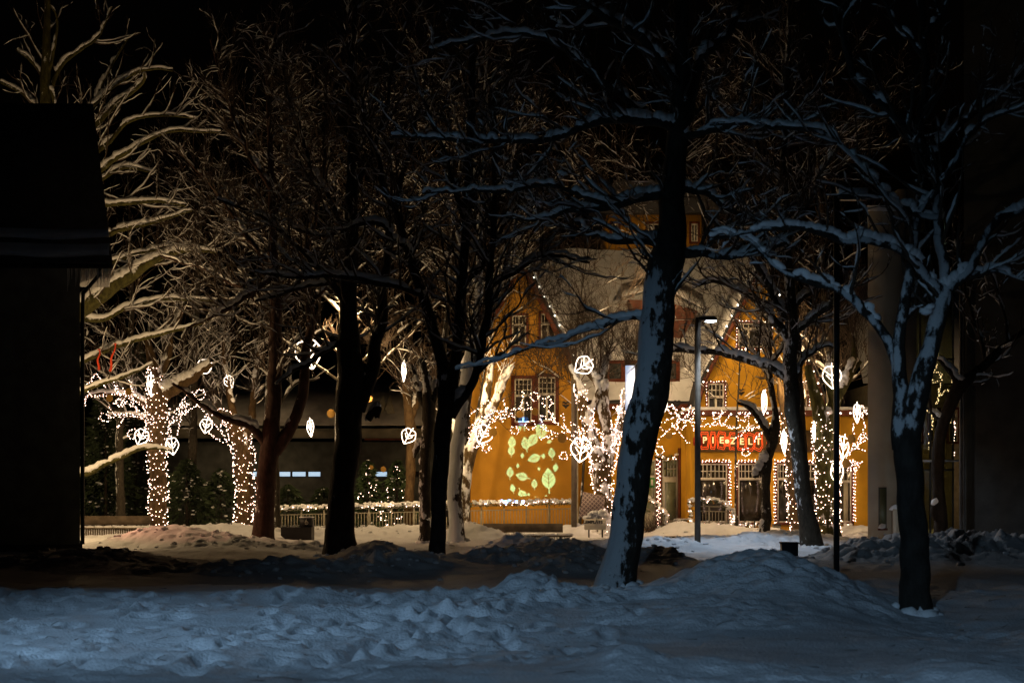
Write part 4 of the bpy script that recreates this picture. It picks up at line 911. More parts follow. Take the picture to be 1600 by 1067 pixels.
# left gable wing
DL = 68.0
xl0, xl1 = X(735, DL), X(893, DL); zE, zA, xA = Zp(560, DL), Zp(405, DL), X(815, DL)
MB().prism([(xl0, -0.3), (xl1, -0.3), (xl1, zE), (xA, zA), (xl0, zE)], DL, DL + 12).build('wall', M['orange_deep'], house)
rb = MB(); rs = MB(); bb = MB()
for xe, sg in ((xl0, -1), (xl1, 1)):
    d = np.array([xe - xA, 0, zE - zA]); d = d / np.linalg.norm(d); nn = np.array([-d[2] * sg, 0, d[0] * sg]); nn = nn * np.sign(nn[2])
    e = np.array([xe, 0, zE]) + d * 0.5; a = np.array([xA, 0, zA])
    q = lambda p, y: np.array([p[0], y, p[2]])
    rb.slab([q(a, DL - .35), q(e, DL - .35), q(e, DL + 12), q(a, DL + 12)], nn * 0.12)
    rs.slab([q(a, DL - .28) + nn * .123, q(e, DL - .28) + nn * .123, q(e, DL + 12) + nn * .123, q(a, DL + 12) + nn * .123], nn * 0.14)
    bb.slab([q(a, DL - .39), q(e, DL - .39), q(e, DL - .353), q(a, DL - .353)], -nn * 0.2)
rf = rb.build('roof', M['roof_dark'], house); rs.build('snow_layer', M['snow'], house); bb.build('bargeboard', M['brown'], house)
for px0, px1, py0, py1, tr in ((800, 822, 493, 540, 508), (845, 868, 490, 536, 506)): window(house, DL, px0, px1, py0, py1, tr, 2, 4, 1)
for px0, px1, py0, py1, tr in ((804, 831, 592, 660, 618), (841, 868, 589, 658, 616)): window(house, DL, px0, px1, py0, py1, tr, 2, 4, 3, trim=0.14)
MB().cyl(X(901, DL), DL - .2, 0, Zp(560, DL), 0.06, 8).build('downpipe', M['curtain'], house)
# middle section and big snowy roof
DM = 69.5
xm0, xm1 = X(893, DM), X(1110, DM)
MB().box(xm0, xm1, DM, DM + 9, -0.3, Zp(640, DM)).build('wall', M['orange'], house)
MB().box(xm0, xm1, DM - .5, DM + .1, Zp(640, DM), Zp(632, DM)).build('cornice', M['brown'], house)
za, zb = Zp(632, DM), Zp(395, 77)
MB().slab([(xm0 - 2.5, DM - .45, za), (xm1 + 3, DM - .45, za), (xm1 + 3, 77, zb), (xm0 - 2.5, 77, zb)], (0, .12, -.2)).build('roof', M['roof_dark'], house)
rng = np.random.default_rng(8)
gx, gv = np.meshgrid(np.linspace(xm0 - 2.5, xm1 + 3, 90), np.linspace(0, 1, 50)); gy = DM - .48 + gv * (77 - DM + .4); gzv = za + .06 + gv * (zb - za) + 0.10 + 0.05 * fbm(gx, gy * 1.4, 4, 5)
idx = np.arange(gx.size).reshape(gx.shape)
MB().add(np.stack([gx, gy, gzv], -1).reshape(-1, 3), np.stack([idx[:-1, :-1], idx[:-1, 1:], idx[1:, 1:], idx[1:, :-1]], -1).reshape(-1, 4)).build('snow_layer', M['snow'], house, True)
def on_roof(py): # depth of the roof surface seen at this height
    lo, hi = DM - .5, 77
    for _ in range(30):
        m = (lo + hi) / 2; zr = za + (m - DM + .45) / (77 - DM + .45) * (zb - za)
        if Zp(py, m) > zr: lo = m
        else: hi = m
    return lo
# shed dormer
d1 = on_roof(597) - 0.1
sd_ = MB().box(X(946, d1), X(1062, d1), d1 - .1, d1 + 2.5, Zp(597, d1), Zp(563, d1)); dm = sd_.build('dormer', M['brown'], house)
MB().box(X(944, d1), X(1064, d1), d1 - .3, d1 + 2.8, Zp(563, d1) + .003, Zp(556, d1)).build('snow_cap', M['snow'], dm).location = (0, 0, 0)
for a, c in ((952, 970), (978, 996), (1040, 1056)): 
    w0 = MB().box(X(a, d1), X(c, d1), d1 - .13, d1 - .103, Zp(592, d1), Zp(568, d1)).build('pane', M['glass'], dm); w0.location = (0, 0, 0)
d2 = on_roof(520) - .3
dg = MB().prism([(X(981, d2), Zp(469, d2)), (X(1005, d2), Zp(508, d2)), (X(1030, d2), Zp(545, d2)), (X(1058, d2), Zp(540, d2)), (X(1090, d2), Zp(487, d2)), (X(1035, d2), Zp(470, d2))], d2 - .2, d2 + 2).build('dormer', M['brown'], house)
MB().slab([P(972, 464, d2 - .4), P(1035, 448, d2 - .4), P(1035, 430, d2 + 2.5), P(972, 446, d2 + 2.5)], (0, 0, .08)).slab([P(1036, 448, d2 - .4), P(1098, 482, d2 - .4), P(1098, 460, d2 + 2.5), P(1036, 430, d2 + 2.5)], (0, 0, .08)).build('snow_cap', M['snow'], dg).location = (0, 0, 0)
# upper orange attic wall behind
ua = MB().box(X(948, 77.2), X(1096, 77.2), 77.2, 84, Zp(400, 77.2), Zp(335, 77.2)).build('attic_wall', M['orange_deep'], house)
MB().prism([(X(920, 77), Zp(335, 77) + .004), (X(1130, 77), Zp(335, 77) + .004), (X(1085, 77), Zp(285, 77)), (X(960, 77), Zp(285, 77))], 76.6, 85).build('roof', M['roof_dark'], house)
for a, c in ((956, 966), (1012, 1030), (1080, 1090)): window(house, 77.2, a, c, 350, 378, None, 2)
# entrance: glazed timber screen
DE = DM
def plain(px0, px1, py0, py1, D, t, m, name, par=house):
    o = MB().box(X(px0, D), X(px1, D), D - t, D - .003, Zp(py1, D), Zp(py0, D)).build(name, M[m], par)
    if par is not house: o.location = (0, 0, 0)
    return o
plain(1063, 1083, 641, 832, DE, .5, 'orange', 'pilaster'); plain(1059, 1062.8, 700, 832, DE, .35, 'brown', 'pilaster')
door = plain(1034, 1058.5, 718, 826, DE, .10, 'grey_door', 'door')
plain(1037, 1042, 721, 743, DE - .1, .02, 'glass', 'pane', door); 
for a, c in ((1036.5, 1041), (1042, 1046.5), (1047.5, 1051.5), (1052.5, 1056.5)):
    for e, g in ((720, 731), (733, 744)): plain(a, c, e, g, DE - .125, .02, 'green_glass', 'pane', door)
plain(1038.5, 1056, 753, 812, DE - .1, .02, 'green_glass', 'pane', door); hd = MB().cyl(X(1054, DE), DE - .17, 1.0, 1.35, .015, 6).build('handle', M['black_metal'], door); hd.location = (0, 0, 0)
sideg = plain(1000, 1024, 718, 826, DE, .09, 'grey_door', 'side_screen'); plain(1003, 1022.5, 748, 800, DE - .09, .02, 'green_glass', 'pane', sideg)
for a, c in ((1003, 1010), (1012, 1022.5)): plain(a, c, 721, 742, DE - .09, .02, 'green_glass', 'pane', sideg)
post = plain(1024.5, 1033.5, 715, 826, DE, .14, 'brown', 'pilaster')
gs = plain(1014.5, 1023, 746, 761, DE - .115, .02, 'green_sign', 'sign', sideg)
plain(1017, 1020.5, 749, 758, DE - .14, .01, 'board', 'sign_mark', sideg)
# right gable wing
DR = 67.0
zc = Zp(640, DR - .8)
xa, xb, xe0, xe1 = X(1187, DR), X(1187, DR), X(1094, DR), X(1280, DR)
MB().prism([(X(1092, DR), -0.3), (X(1282, DR), -0.3), (X(1282, DR), Zp(600, DR)), (X(1276, DR), Zp(590, DR)), (xa, Zp(424, DR)), (X(1098, DR), Zp(590, DR)), (X(1092, DR), Zp(600, DR))], DR, DR + 11).build('wall', M['orange'], house)
rb = MB(); rs = MB(); bb = MB()
for sg, pts in ((-1, [(1187, 418), (1098, 592), (1084, 640)]), (1, [(1187, 418), (1276, 592), (1290, 640)])):
    for (ax, ay), (bx, by) in zip(pts[:-1], pts[1:]):
        a = np.array([X(ax, DR), 0, Zp(ay, DR)]); e = np.array([X(bx, DR), 0, Zp(by, DR)]); d = nrm(e - a); nn = np.array([-d[2], 0, d[0]]) * (1 if -d[2] * sg > 0 else -1); nn = nn * (1 if nn[2] > 0 else -1)
        q = lambda p, y: np.array([p[0], y, p[2]])
        rb.slab([q(a, DR - .3), q(e, DR - .3), q(e, DR + (7 if ay < 500 else 2.5)), q(a, DR + (11 if ay < 500 else 2.5))], nn * 0.1)
        if ay < 500: rs.slab([q(a, DR - .24) + nn * .103, q(e, DR - .24) + nn * .103, q(e, DR + 7) + nn * .103, q(a, DR + 11) + nn * .103], nn * .05)
        bb.slab([q(a, DR - .34), q(e, DR - .34), q(e, DR - .303), q(a, DR - .303)], -nn * .16)
rb.build('roof', M['roof_dark'], house); rs.build('snow_layer', M['snow'], house); bb.build('bargeboard', M['brown'], house)
W1 = window(house, DR, 1153, 1203, 505, 543, 514, 3, 6, 1); W2 = window(house, DR, 1106, 1131, 599, 655, 620, 2, 4, 2); W3 = window(house, DR, 1236, 1261, 599, 655, 620, 2, 4, 2)
# ground floor shop with flat cornice and rounded corner
DS = 65.8
xs0 = X(1084, DS); xc = X(1332, DS); rad = 1.1
out = [(xs0, DS)] + [(xc + rad * math.sin(a), DS + rad - rad * math.cos(a)) for a in np.linspace(0, math.pi / 2, 12)] + [(xc + rad, DS + 10), (xs0, DS + 10)]
def vprism(poly, z0, z1, grow_=0.0):
    c = np.mean(poly, 0); pl = [(x + (grow_ if x > c[0] else -grow_) * (abs(x - c[0]) > 1), y - (grow_ if y < DS + 5 else 0)) for x, y in poly]; n = len(pl)
    b = MB(); V = [(x, y, z0) for x, y in pl] + [(x, y, z1) for x, y in pl]
    b.add(V, [[i, (i + 1) % n, n + (i + 1) % n, n + i] for i in range(n)]); b.add(V[:n], [[0, i + 1, i] for i in range(1, n - 1)]); b.add(V[n:], [[0, i, i + 1] for i in range(1, n - 1)]); return b
vprism(out, -0.3, Zp(650, DS)).build('wall', M['orange'], house)
vprism(out, Zp(650, DS) + .002, Zp(641, DS), .25).build('cornice', M['brown'], house)
vprism(out, Zp(641, DS) + .004, Zp(636, DS), .2).build('snow_layer', M['snow'], house)
SW = []
for a, c, tr in ((1092, 1136, 748), (1153, 1192, 748), (1214, 1233, 748), (1253, 1280, 748), (1306, 1330, 752)):
    wo, r4 = window(house, DS, a, c, 724, 816, tr, 1, 7 if c - a > 35 else 4, 2, pane='shop_glass'); SW.append(r4)
wo, r4 = window(house, DS + .35, 1352.5, 1360, 729, 818, 752, 1, 2, 2, pane='shop_glass')
MB().box(X(1318, DS), X(1325, DS), DS - .018, DS - .013, Zp(814, DS), Zp(753, DS)).build('curtain', M['curtain'], house)
MB().box(xs0 - .02, xc, DS - .04, DS - .003, -.2, Zp(822, DS)).build('plinth', M['orange_deep'], house)
# shop sign with letters and neon outlines
sg = empty('shop_sign', P(1150, 703, DS), 'dark band sign with red glowing outlined letters above the shop windows', 'sign')
plain(1094, 1290, 672, 706, DS - .01, .08, 'sign_band', 'panel').parent = sg
bpy.data.objects['panel'].location = -Vector(sg.location)
p0 = plain(1083, 1097, 683, 696, DS - .12, .3, 'redpanel', 'end_box', sg); p0.location = -Vector(sg.location)
def text(body, size, loc, m, name, parent, ext=0.02, off=0.0, spacing=1.0, rotz=0.0):
    cu = bpy.data.curves.new(name, 'FONT'); cu.body = body; cu.size = size; cu.extrude = ext; cu.offset = off; cu.align_x = 'CENTER'; cu.align_y = 'CENTER'; cu.space_character = spacing
    ob = bpy.data.objects.new(name, cu); col.objects.link(ob); ob.location = loc; ob.rotation_euler = (math.radians(90), 0, rotz)
    bpy.context.view_layer.update()
    me = bpy.data.meshes.new_from_object(ob.evaluated_get(bpy.context.evaluated_depsgraph_get())); bpy.data.objects.remove(ob)
    o = bpy.data.objects.new(name, me); col.objects.link(o); me.materials.clear(); me.materials.append(M[m])
    o.rotation_euler = (math.radians(90), 0, rotz); o.parent = parent; o.location = Vector(loc) - Vector(parent.location if parent.type == 'EMPTY' else (0, 0, 0))
    return o
for chs, px, py in (('P', 1101, 688), ('I', 1114, 688), ('E', 1127.5, 688), ('Z', 1145.5, 689), ('E', 1159, 690), ('L', 1172, 690), ('T', 1185, 690), ('A', 1205, 690)):
    c = P(px, py, DS - .16); text(chs, 0.36, c, 'letter', 'letter', sg, 0.03, 0.004)
    hw, hh = (0.12 if chs != 'I' else 0.07), 0.27; a = np.linspace(0, 2 * np.pi, 33)
    b = MB()
    for s_ in (1.0, 1.28):
        rr = 1 + 0.07 * np.sin(a * 6 + px); b.tube(np.c_[c[0] + hw * s_ * 1.15 * rr * np.sign(np.cos(a)) * np.abs(np.cos(a)) ** .6, np.full(33, c[1] + .03), c[2] + hh * s_ * rr * np.sign(np.sin(a)) * np.abs(np.sin(a)) ** .6], 0.010, 5)
    b.build('letter_outline', M['halo'], sg)
c = P(1136, 689.5, DS - .16); a = np.linspace(0, 2 * np.pi, 17)
MB().prism([(c[0] + .085 * np.cos(i), c[2] + .085 * np.sin(i)) for i in a[:-1]], c[1] - .03, c[1] + .03).build('dot', M['letter'], sg)
MB().tube(np.c_[c[0] + .16 * np.cos(a), np.full(17, c[1] + .02), c[2] + .16 * np.sin(a)], .03, 6).build('dot_outline', M['halo'], sg)

# bulbs on the house
bulbs_on('bulbs up the right slope of the left gable', [pxl([(818, 404), (843, 449), (872, 503), (882, 523), (893, 545), (896, 575)], DL - .45)], .44, BULBC)
bulbs_on('bulbs up both slopes of the right gable', [pxl([(1088, 632), (1101, 590), (1140, 500), (1187, 414)], DR - .4), pxl([(1187, 414), (1230, 480), (1276, 590), (1286, 632)], DR - .4)], .48, BULBC)
bulbs_on('bulbs along the brown cornice over the entrance', [pxl([(1040, 637), (1090, 639)], DM - .55), pxl([(945, 636), (1000, 636)], DM - .55)], .36, BULBC)
bulbs_on('bulbs along the cornice of the rounded shop corner', [[(x, y - .3, Zp(646, DS)) for x, y in ((xs0, DS), (X(1290, DS), DS), (xc, DS), (xc + .45, DS + .12), (xc + .95, DS + .5))]], .36, BULBC)
def frame_path(r, D, bottom=True, e=.07):
    x0, x1, z0, z1 = r; y = D - .12
    p = [(x0 - e, y, z0), (x0 - e, y, z1 + e), (x1 + e, y, z1 + e), (x1 + e, y, z0)]
    return np.array(p)
for r, lb in zip(SW, ('first shop window from the left', 'second shop window from the left', 'narrow third shop window', 'fourth shop window behind the leaning tree', 'shop window by the rounded corner')):
    bulbs_on('bulbs framing the ' + lb, [frame_path(r, DS), frame_path(r, DS, e=.13)], .13)
bulbs_on('bulbs framing the three part window high in the right gable', [frame_path(W1[1], DR), np.array([(W1[1][0], DR - .12, W1[1][2] - .08), (W1[1][1], DR - .12, W1[1][2] - .08)])], .13)
bulbs_on('bulbs framing the middle window at the left of the right gable', [frame_path(W2[1], DR)], .12)
bulbs_on('bulbs framing the middle window at the right of the right gable', [frame_path(W3[1], DR)], .12)
rng = np.random.default_rng(4); n = 95
bulbs_on('bulbs on the brown pilaster left of the entrance door', [pxl([(1026 + (i % 2) * 6, 718 + i * 3.6) for i in range(30)], DE - .18)], .075)

# garlands
def garland(label, path, seed, spacing=0.05, r=0.17, nb=60, snowp=0.5):
    path = np.asarray(path, float); rng = np.random.default_rng(seed); base = path[0]
    root = empty('garland', tuple(base), label, 'garland', 'fir garlands with bulbs')
    c = along(path, 0.012); n = len(c)
    o_ = rng.normal(size=(n, 3)); o_ = nrm(o_); cc = c + o_ * rng.uniform(0, r * .6, n)[:, None]
    ln = rng.uniform(.06, .15, n)[:, None]; sd = nrm(np.cross(o_, rng.normal(size=(n, 3))))
    V = np.stack([cc - sd * ln * .22, cc + o_ * ln, cc + sd * ln * .22], 1).reshape(-1, 3)
    MB().add(V, np.arange(3 * n).reshape(-1, 3)).build('greenery', M['fir'], root)
    k = rng.random(n) < snowp * 0.5; m = k.sum()
    MB().blobs(c[k] + np.c_[rng.normal(0, .03, m), rng.normal(-.02, .05, m), rng.uniform(.0, r * .8, m)], np.c_[rng.uniform(.04, .12, m), rng.uniform(.04, .09, m), rng.uniform(.03, .07, m)], seed).build('snow_cover', M['snow_branch'], root, True)
    L = np.linalg.norm(np.diff(path, axis=0), axis=1).sum(); nb = int(min(95, L * 7)); i = rng.integers(0, n, nb)
    bp = c[i] + np.c_[rng.normal(0, .03, nb), -rng.uniform(.08, .15, nb), rng.uniform(-.09, .09, nb)]
    for q in bp:
        o = bpy.data.objects.new('bulb', BULB); col.objects.link(o); o.parent = root; o.location = q - base
    i = rng.integers(0, n, max(3, nb // 4)); m = len(i)
    for q in c[i] + np.c_[rng.normal(0, .03, m), -rng.uniform(.09, .14, m), rng.uniform(-.12, .02, m)]:
        b = MB().blobs([q], np.array([.04])); b.build('bauble', M['gold'], root, True)
    return root

def railing(label, x0, y0, x1, y1, ztop0, ztop1, zb, posts=8, name='railing', bars=0.12):
    root = empty(name, (x0, y0, zb), label, 'railing')
    n = int(math.hypot(x1 - x0, y1 - y0) / bars); b = MB()
    for i in range(n + 1):
        t = i / n; b.box(x0 + (x1 - x0) * t - .014, x0 + (x1 - x0) * t + .014, y0 + (y1 - y0) * t - .009, y0 + (y1 - y0) * t + .009, zb, ztop0 + (ztop1 - ztop0) * t - .18)
    b.build('bars', M['rail'], root)
    r = MB()
    for dz in (0, -.18, -1.0): r.tube([(x0, y0, max(zb + .05, ztop0 + dz)), (x1, y1, max(zb + .05, ztop1 + dz))], .022, 6)
    r.build('rail', M['rail'], root)
    for i in range(posts + 1):
        t = i / posts; x, y, z = x0 + (x1 - x0) * t, y0 + (y1 - y0) * t, ztop0 + (ztop1 - ztop0) * t
        MB().box(x - .03, x + .03, y - .05, y - .012, zb - .1, z).build('post', M['rail'], root)
    return root
DG = 65.6
railing('long metal railing with fine bars before the orange gable wall', X(436, DG), DG, X(893, DG), DG, Zp(797, DG), Zp(787, DG), Zp(828, DG), 13)
garland('long snowy garland lying on the railing left of the square posts', [(X(436, DG), DG - .05, Zp(795, DG)), (X(560, DG), DG - .05, Zp(792, DG)), (X(700, DG), DG - .05, Zp(788, DG)), (X(893, DG), DG - .05, Zp(785, DG))], 201, snowp=1.0)
railing('short railing right of the first lit trunk by the entrance steps', X(990, DE - 2), DE - 2, X(1045, DE - 2), DE - 2, Zp(785, DE - 2), Zp(810, DE - 2), Zp(826, DE - 2), 2)
garland('garland sloping down the railing left of the door', [P(1005, 777, DE - 2.05), P(1020, 783, DE - 2.05), P(1034, 796, DE - 2.05), P(1042, 806, DE - 2.05), P(1040, 818, DE - 2.05)], 202, snowp=.8)
garland('short garland hung over the entrance lintel', [P(1024, 714, DE - .3), P(1045, 715, DE - .3), P(1068, 714, DE - .3)], 203, snowp=.1)
railing('arched railing between the door and the first shop window', X(1078, DS - 1.2), DS - 1.2, X(1138, DS - 1.2), DS - 1.2, Zp(790, DS - 1.2), Zp(792, DS - 1.2), Zp(818, DS - 1.2), 2)
garland('garland arching over the railing by the first shop window', [P(x, y, DS - 1.3) for x, y in ((1080, 820), (1078, 800), (1078, 785), (1095, 782), (1115, 781), (1132, 788), (1144, 798), (1149, 808), (1142, 818), (1146, 834))], 204, snowp=.5)
garland('garland on the sills below the first shop windows', [P(x, y, DS - .2) for x, y in ((1088, 820), (1130, 820), (1188, 821))], 205, snowp=.3)
garland('garland on the sill of the rounded corner window', [P(1296, 820, DS - .2), P(1320, 822, DS - .2), P(1336, 824, DS - .2)], 206, snowp=.2)
# steps
st = empty('entrance_steps', (X(1075, DE - 1.5), DE - 2, 0), 'snowy entrance steps in front of the orange pilaster', 'steps')
for i in range(3):
    x0, x1, y0 = X(1062 - 8 * i, DE - 2), X(1118 + 4 * i, DE - 2), DE - .9 - .45 * i
    MB().box(x0, x1, y0 - .42, y0, -.2, .48 - .16 * i).build('step', M['wood'], st)
    g = MB(); rng = np.random.default_rng(i); m = 40; g.blobs(np.c_[rng.uniform(x0, x1, m), rng.uniform(y0 - .36, y0 - .1, m), np.full(m, .48 - .16 * i)], np.c_[rng.uniform(.1, .22, m), rng.uniform(.06, .14, m), rng.uniform(.03, .06, m)], i); g.build('snow_cover', M['snow'], st, True)

# projector throwing leaf shapes through a cut stencil plate
def leaf_in(u, v, cx, cy, s, rot, veins=True):
    c, sn_ = math.cos(rot), math.sin(rot); a = ((u - cx) * c + (v - cy) * sn_) / s; b_ = (-(u - cx) * sn_ + (v - cy) * c) / s   # b_: +up is tip
    t = (b_ + 1) / 2; wv = 0.68 * np.sin(np.pi * np.clip(t, 0, 1)) ** 0.7 * (1.25 - 0.62 * t)
    body = (np.abs(a) < wv) & (t > 0) & (t < 1)
    stem = (np.abs(a) < .06) & (b_ < -.85) & (b_ > -1.5)
    if veins and s > 0.16:
        vein = (np.abs(a) < .035) & (b_ < .55) & (b_ > -.9)
        for k in (-.5, -.1, .25): vein |= (np.abs(b_ - k - np.abs(a) * .9) < .035) & (np.abs(a) < .45)
        body = body & ~vein
    return body | stem
WL = [(799, 703, 8, 0), (818, 655, 12, 0.1), (832, 688, 11, 2.6), (816, 712, 4, 3), (827, 690, 0, 0), (834, 716, 10, 1.9), (849, 712, 4, 0), (862, 707, 8, .1), (797, 737, 8, 0), (815, 744, 9.5, 1.3), (835, 755, 7, 0), (857, 747, 16, 0.05),
      (842, 732, 3, .5), (868, 731, 6, 3), (801, 762, 6, .2), (817, 775, 10, -2.7), (826, 773, 3.5, 0), (853, 778, 5, 0), (809, 727, 3.5, 0), (846, 673, 14, 3.1), (821, 692, 10, .2), (800, 690, 9, 0), (812, 668, 4, .3), (858, 690, 4, 2), (839, 778, 4, 1)]
Lp = P(703, 800, 58.6)
wy = DL
cell = 0.011; us = np.arange(X(786, DL), X(886, DL), cell); vs = np.arange(Zp(786, DL), Zp(650, DL), cell)
U, Vv = np.meshgrid(us[:-1] + cell / 2, vs[:-1] + cell / 2); mask = np.zeros(U.shape, bool)
for px, py, s, rt in WL:
    if s: mask |= leaf_in(U, Vv, X(px, DL), Zp(py, DL), s * DL / F, rt)
mask[:2] = mask[-2:] = False; mask[:, :2] = mask[:, -2:] = False
W3d = np.stack(np.broadcast_arrays(us[None, :], DL, vs[:, None]), -1).astype(float)
ax = nrm(np.array([X(836, DL), DL, Zp(718, DL)]) - Lp); pd = 0.9
ray = W3d - Lp; k = pd / (ray @ ax); plate = Lp + ray * k[..., None]
gi = np.arange(plate.shape[0] * plate.shape[1]).reshape(plate.shape[:2]); q = np.stack([gi[:-1, :-1], gi[:-1, 1:], gi[1:, 1:], gi[1:, :-1]], -1)[~mask]
pj = empty('leaf_projector', tuple(Lp), 'small black stage projector hidden by the pale trunk, throwing leaf shapes on the wall', 'projector')
sb = MB().add(plate.reshape(-1, 3), q); cs = plate[[0, 0, -1, -1], [0, -1, -1, 0]]
cc = cs.mean(0); big = cc + (cs - cc) * 1.5
for i in range(4): sb.quad(cs[i], cs[(i + 1) % 4], big[(i + 1) % 4], big[i])
sb.build('stencil_plate', M['black_metal'], pj)
bk = Lp - ax * .25 + (big - cc) * 0.5; hs = MB()
for i in range(4): hs.quad(big[i], big[(i + 1) % 4], bk[(i + 1) % 4], bk[i])
hs.quad(*bk); hs.build('housing', M['black_metal'], pj)
MB().cyl(Lp[0], Lp[1], -.2, Lp[2] - .3, .04, 8).build('stand', M['black_metal'], pj)
lamp('projector_beam', 'SPOT', tuple(Lp), 36000, (0.11, 0.40, 1.15), 0.0018, tuple(Lp + ax), 40, 0.0)

# ------------------------------------------------------------ long dark hall at the rear left
DH = 80.0
hall = empty('low_hall', (X(450, DH), DH, 0), 'long low dark hall with snowy roof and a strip of bluish lit windows', 'building')
MB().box(X(200, DH), X(732, DH), DH, DH + 10, -.3, Zp(690, DH)).build('wall', M['dark_wall'], hall)
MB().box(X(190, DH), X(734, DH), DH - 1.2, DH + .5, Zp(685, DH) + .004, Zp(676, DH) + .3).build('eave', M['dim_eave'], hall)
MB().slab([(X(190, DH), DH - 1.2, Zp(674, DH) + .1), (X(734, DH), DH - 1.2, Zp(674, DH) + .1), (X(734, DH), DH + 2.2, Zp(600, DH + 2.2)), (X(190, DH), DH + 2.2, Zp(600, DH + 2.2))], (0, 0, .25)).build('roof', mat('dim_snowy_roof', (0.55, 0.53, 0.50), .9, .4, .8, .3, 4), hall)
for a, c, m in ((372, 392, 'litwin'), (393, 413, 'litwin'), (414, 433, 'litwin'), (434, 455, 'litwin'), (456, 479, 'litwin'), (481, 502, 'litwin'), (583, 606, 'litwin'), (632, 655, 'glass')):
    f_ = MB().box(X(a, DH), X(c, DH), DH - .06, DH - .003, Zp(745, DH), Zp(736, DH)).build('window', M['black_metal'], hall)
    MB().box(X(a, DH) + .04, X(c, DH) - .04, DH - .075, DH - .062, Zp(744, DH), Zp(737, DH)).build('pane', M[m], f_).location = (0, 0, 0)
ad = DH - .5
af = MB(); ap = P(601, 640, ad)
for sx in (-1, 1):
    e = P(601 + sx * 40, 690, ad); n_ = np.array([sx * .6, 0, .8]); af.slab([ap, e, e + (0, 3, 1.2), ap + (0, 3, 1.2)], n_ * .28)
gb = af.build('porch_roof', M['curtain'], hall)
MB().prism([(ap[0] - 1.0, ap[2] - 1.45), (ap[0] + 1.0, ap[2] - 1.45), (ap[0], ap[2] - .15)], ad + .1, ad + 2.5).build('porch_gable', M['brown'], hall)

ch = empty('cream_house', (X(1460, 74), 74, 0), 'cream house with snowy roof seen through the glass corner at right', 'house')
MB().box(X(1360, 74), X(1600, 74), 74, 82, -.3, Zp(600, 74)).build('wall', M['curtain'], ch)
MB().slab([(X(1345, 74), 73.5, Zp(600, 74)), (X(1615, 74), 73.5, Zp(600, 74)), (X(1615, 74), 78, Zp(430, 78)), (X(1345, 74), 78, Zp(430, 78))], (0, 0, .2)).build('roof', M['snow'], ch)
for a, c in ((1385, 1400), (1425, 1440), (1452, 1466), (1482, 1496)): window(ch, 74, a, c, 640, 690, 655, 2, 4, 1)
lit_branches('bulb covered branches seen through the glass corner at right', 63,
    [[(1450, 700), (1456, 660), (1466, 620), (1470, 580)], [(1490, 710), (1492, 670), (1486, 630), (1494, 590)], [(1448, 640), (1462, 650), (1480, 645)], [(1452, 600), (1460, 580), (1468, 570)]], [(1462, 590, 7), (1470, 680, 6)], 109)
# ------------------------------------------------------------ dark house at the left edge
DB = 45.0
bl = empty('dark_house', (X(60, DB), DB, 0), 'black unlit house at the left edge with a steep snowy roof', 'house')
x0, x1 = -24.0, X(125, DB)
def wedge(pl, z0, z1):
    n = len(pl); V = [(x, y, z0) for x, y in pl] + [(x, y, z1) for x, y in pl]; b = MB()
    b.add(V, [[i, (i + 1) % n, n + (i + 1) % n, n + i] for i in range(n)]); b.add(V[:n], [[0, i + 1, i] for i in range(1, n - 1)]); b.add(V[n:], [[0, i, i + 1] for i in range(1, n - 1)]); return b
wedge([(x0, DB), (x1, DB), (X(123, DB + 3.6), DB + 3.6), (x0, DB + 3.6)], -.4, Zp(412, DB)).build('wall', M['black_wall'], bl)
wedge([(x0, DB - .06), (x1 + .08, DB - .06), (X(126, DB + 3.6), DB + 3.62), (x0, DB + 3.62)], -.4, Zp(850, DB)).build('plinth', M['black_metal'], bl)
e1, t1 = X(176, DB - .9), X(145, DB + 1.6)
ze, zt_ = Zp(406, DB - .9), Zp(162, DB + 1.6)
MB().add([(x0, DB - .9, ze), (e1, DB - .9, ze - .08), (X(170, DB + 4.4), DB + 4.4, ze - .08), (x0, DB + 4.4, ze), (x0, DB + 1.6, zt_), (t1, DB + 1.6, zt_), (X(144, DB + 2.4), DB + 2.4, zt_), (x0, DB + 2.4, zt_)],
         [[0, 1, 5, 4], [1, 2, 6, 5], [2, 3, 7, 6], [3, 0, 4, 7], [4, 5, 6, 7], [3, 2, 1, 0]]).build('roof', M['roof_dark'], bl)
MB().tube([(x0, DB - .98, ze - .1), (e1, DB - .98, ze - .18)], .07, 8).build('gutter', M['black_metal'], bl)
# snow ledges low on the roof
def band(f0, f1, px0, n=60, seed=1):
    rng = np.random.default_rng(seed); xs_ = np.linspace(x0, e1 - .1, n); b = MB()
    def pt(x, f_): return np.array([min(x, e1 + (t1 - e1) * f_), DB - .9 + 2.5 * f_, ze + (zt_ - ze) * f_])
    nn = nrm(np.array([0, -(zt_ - ze), 2.5])); rows = []
    for x in xs_:
        a, c = pt(x, f0 + .008 * math.sin(x * 2.2)), pt(x, f1 + .006 * math.sin(x * 1.3 + 1)); th = .10 + .03 * math.sin(x * 3)
        rows.append([a + nn * .004, a + nn * th, (a + c) / 2 + nn * th * 1.1, c + nn * .02])
    R_ = np.array(rows); idx = np.arange(n * 4).reshape(n, 4)
    return b.add(R_.reshape(-1, 3), np.stack([idx[:-1, :-1], idx[1:, :-1], idx[1:, 1:], idx[:-1, 1:]], -1).reshape(-1, 4))
band(.02, .10, 0).build('snow_layer', M['snow'], bl, True); band(.13, .19, 0, seed=2).build('snow_layer', M['snow'], bl, True)
MB().tube([P(157, 414, DB - .95), P(157, 428, DB - .9), P(130, 458, DB - .1), P(129, 480, DB - .1), P(129, 850, DB - .1)], .055, 8).build('downpipe', M['black_metal'], bl)
ib = MB(); rng = np.random.default_rng(3)
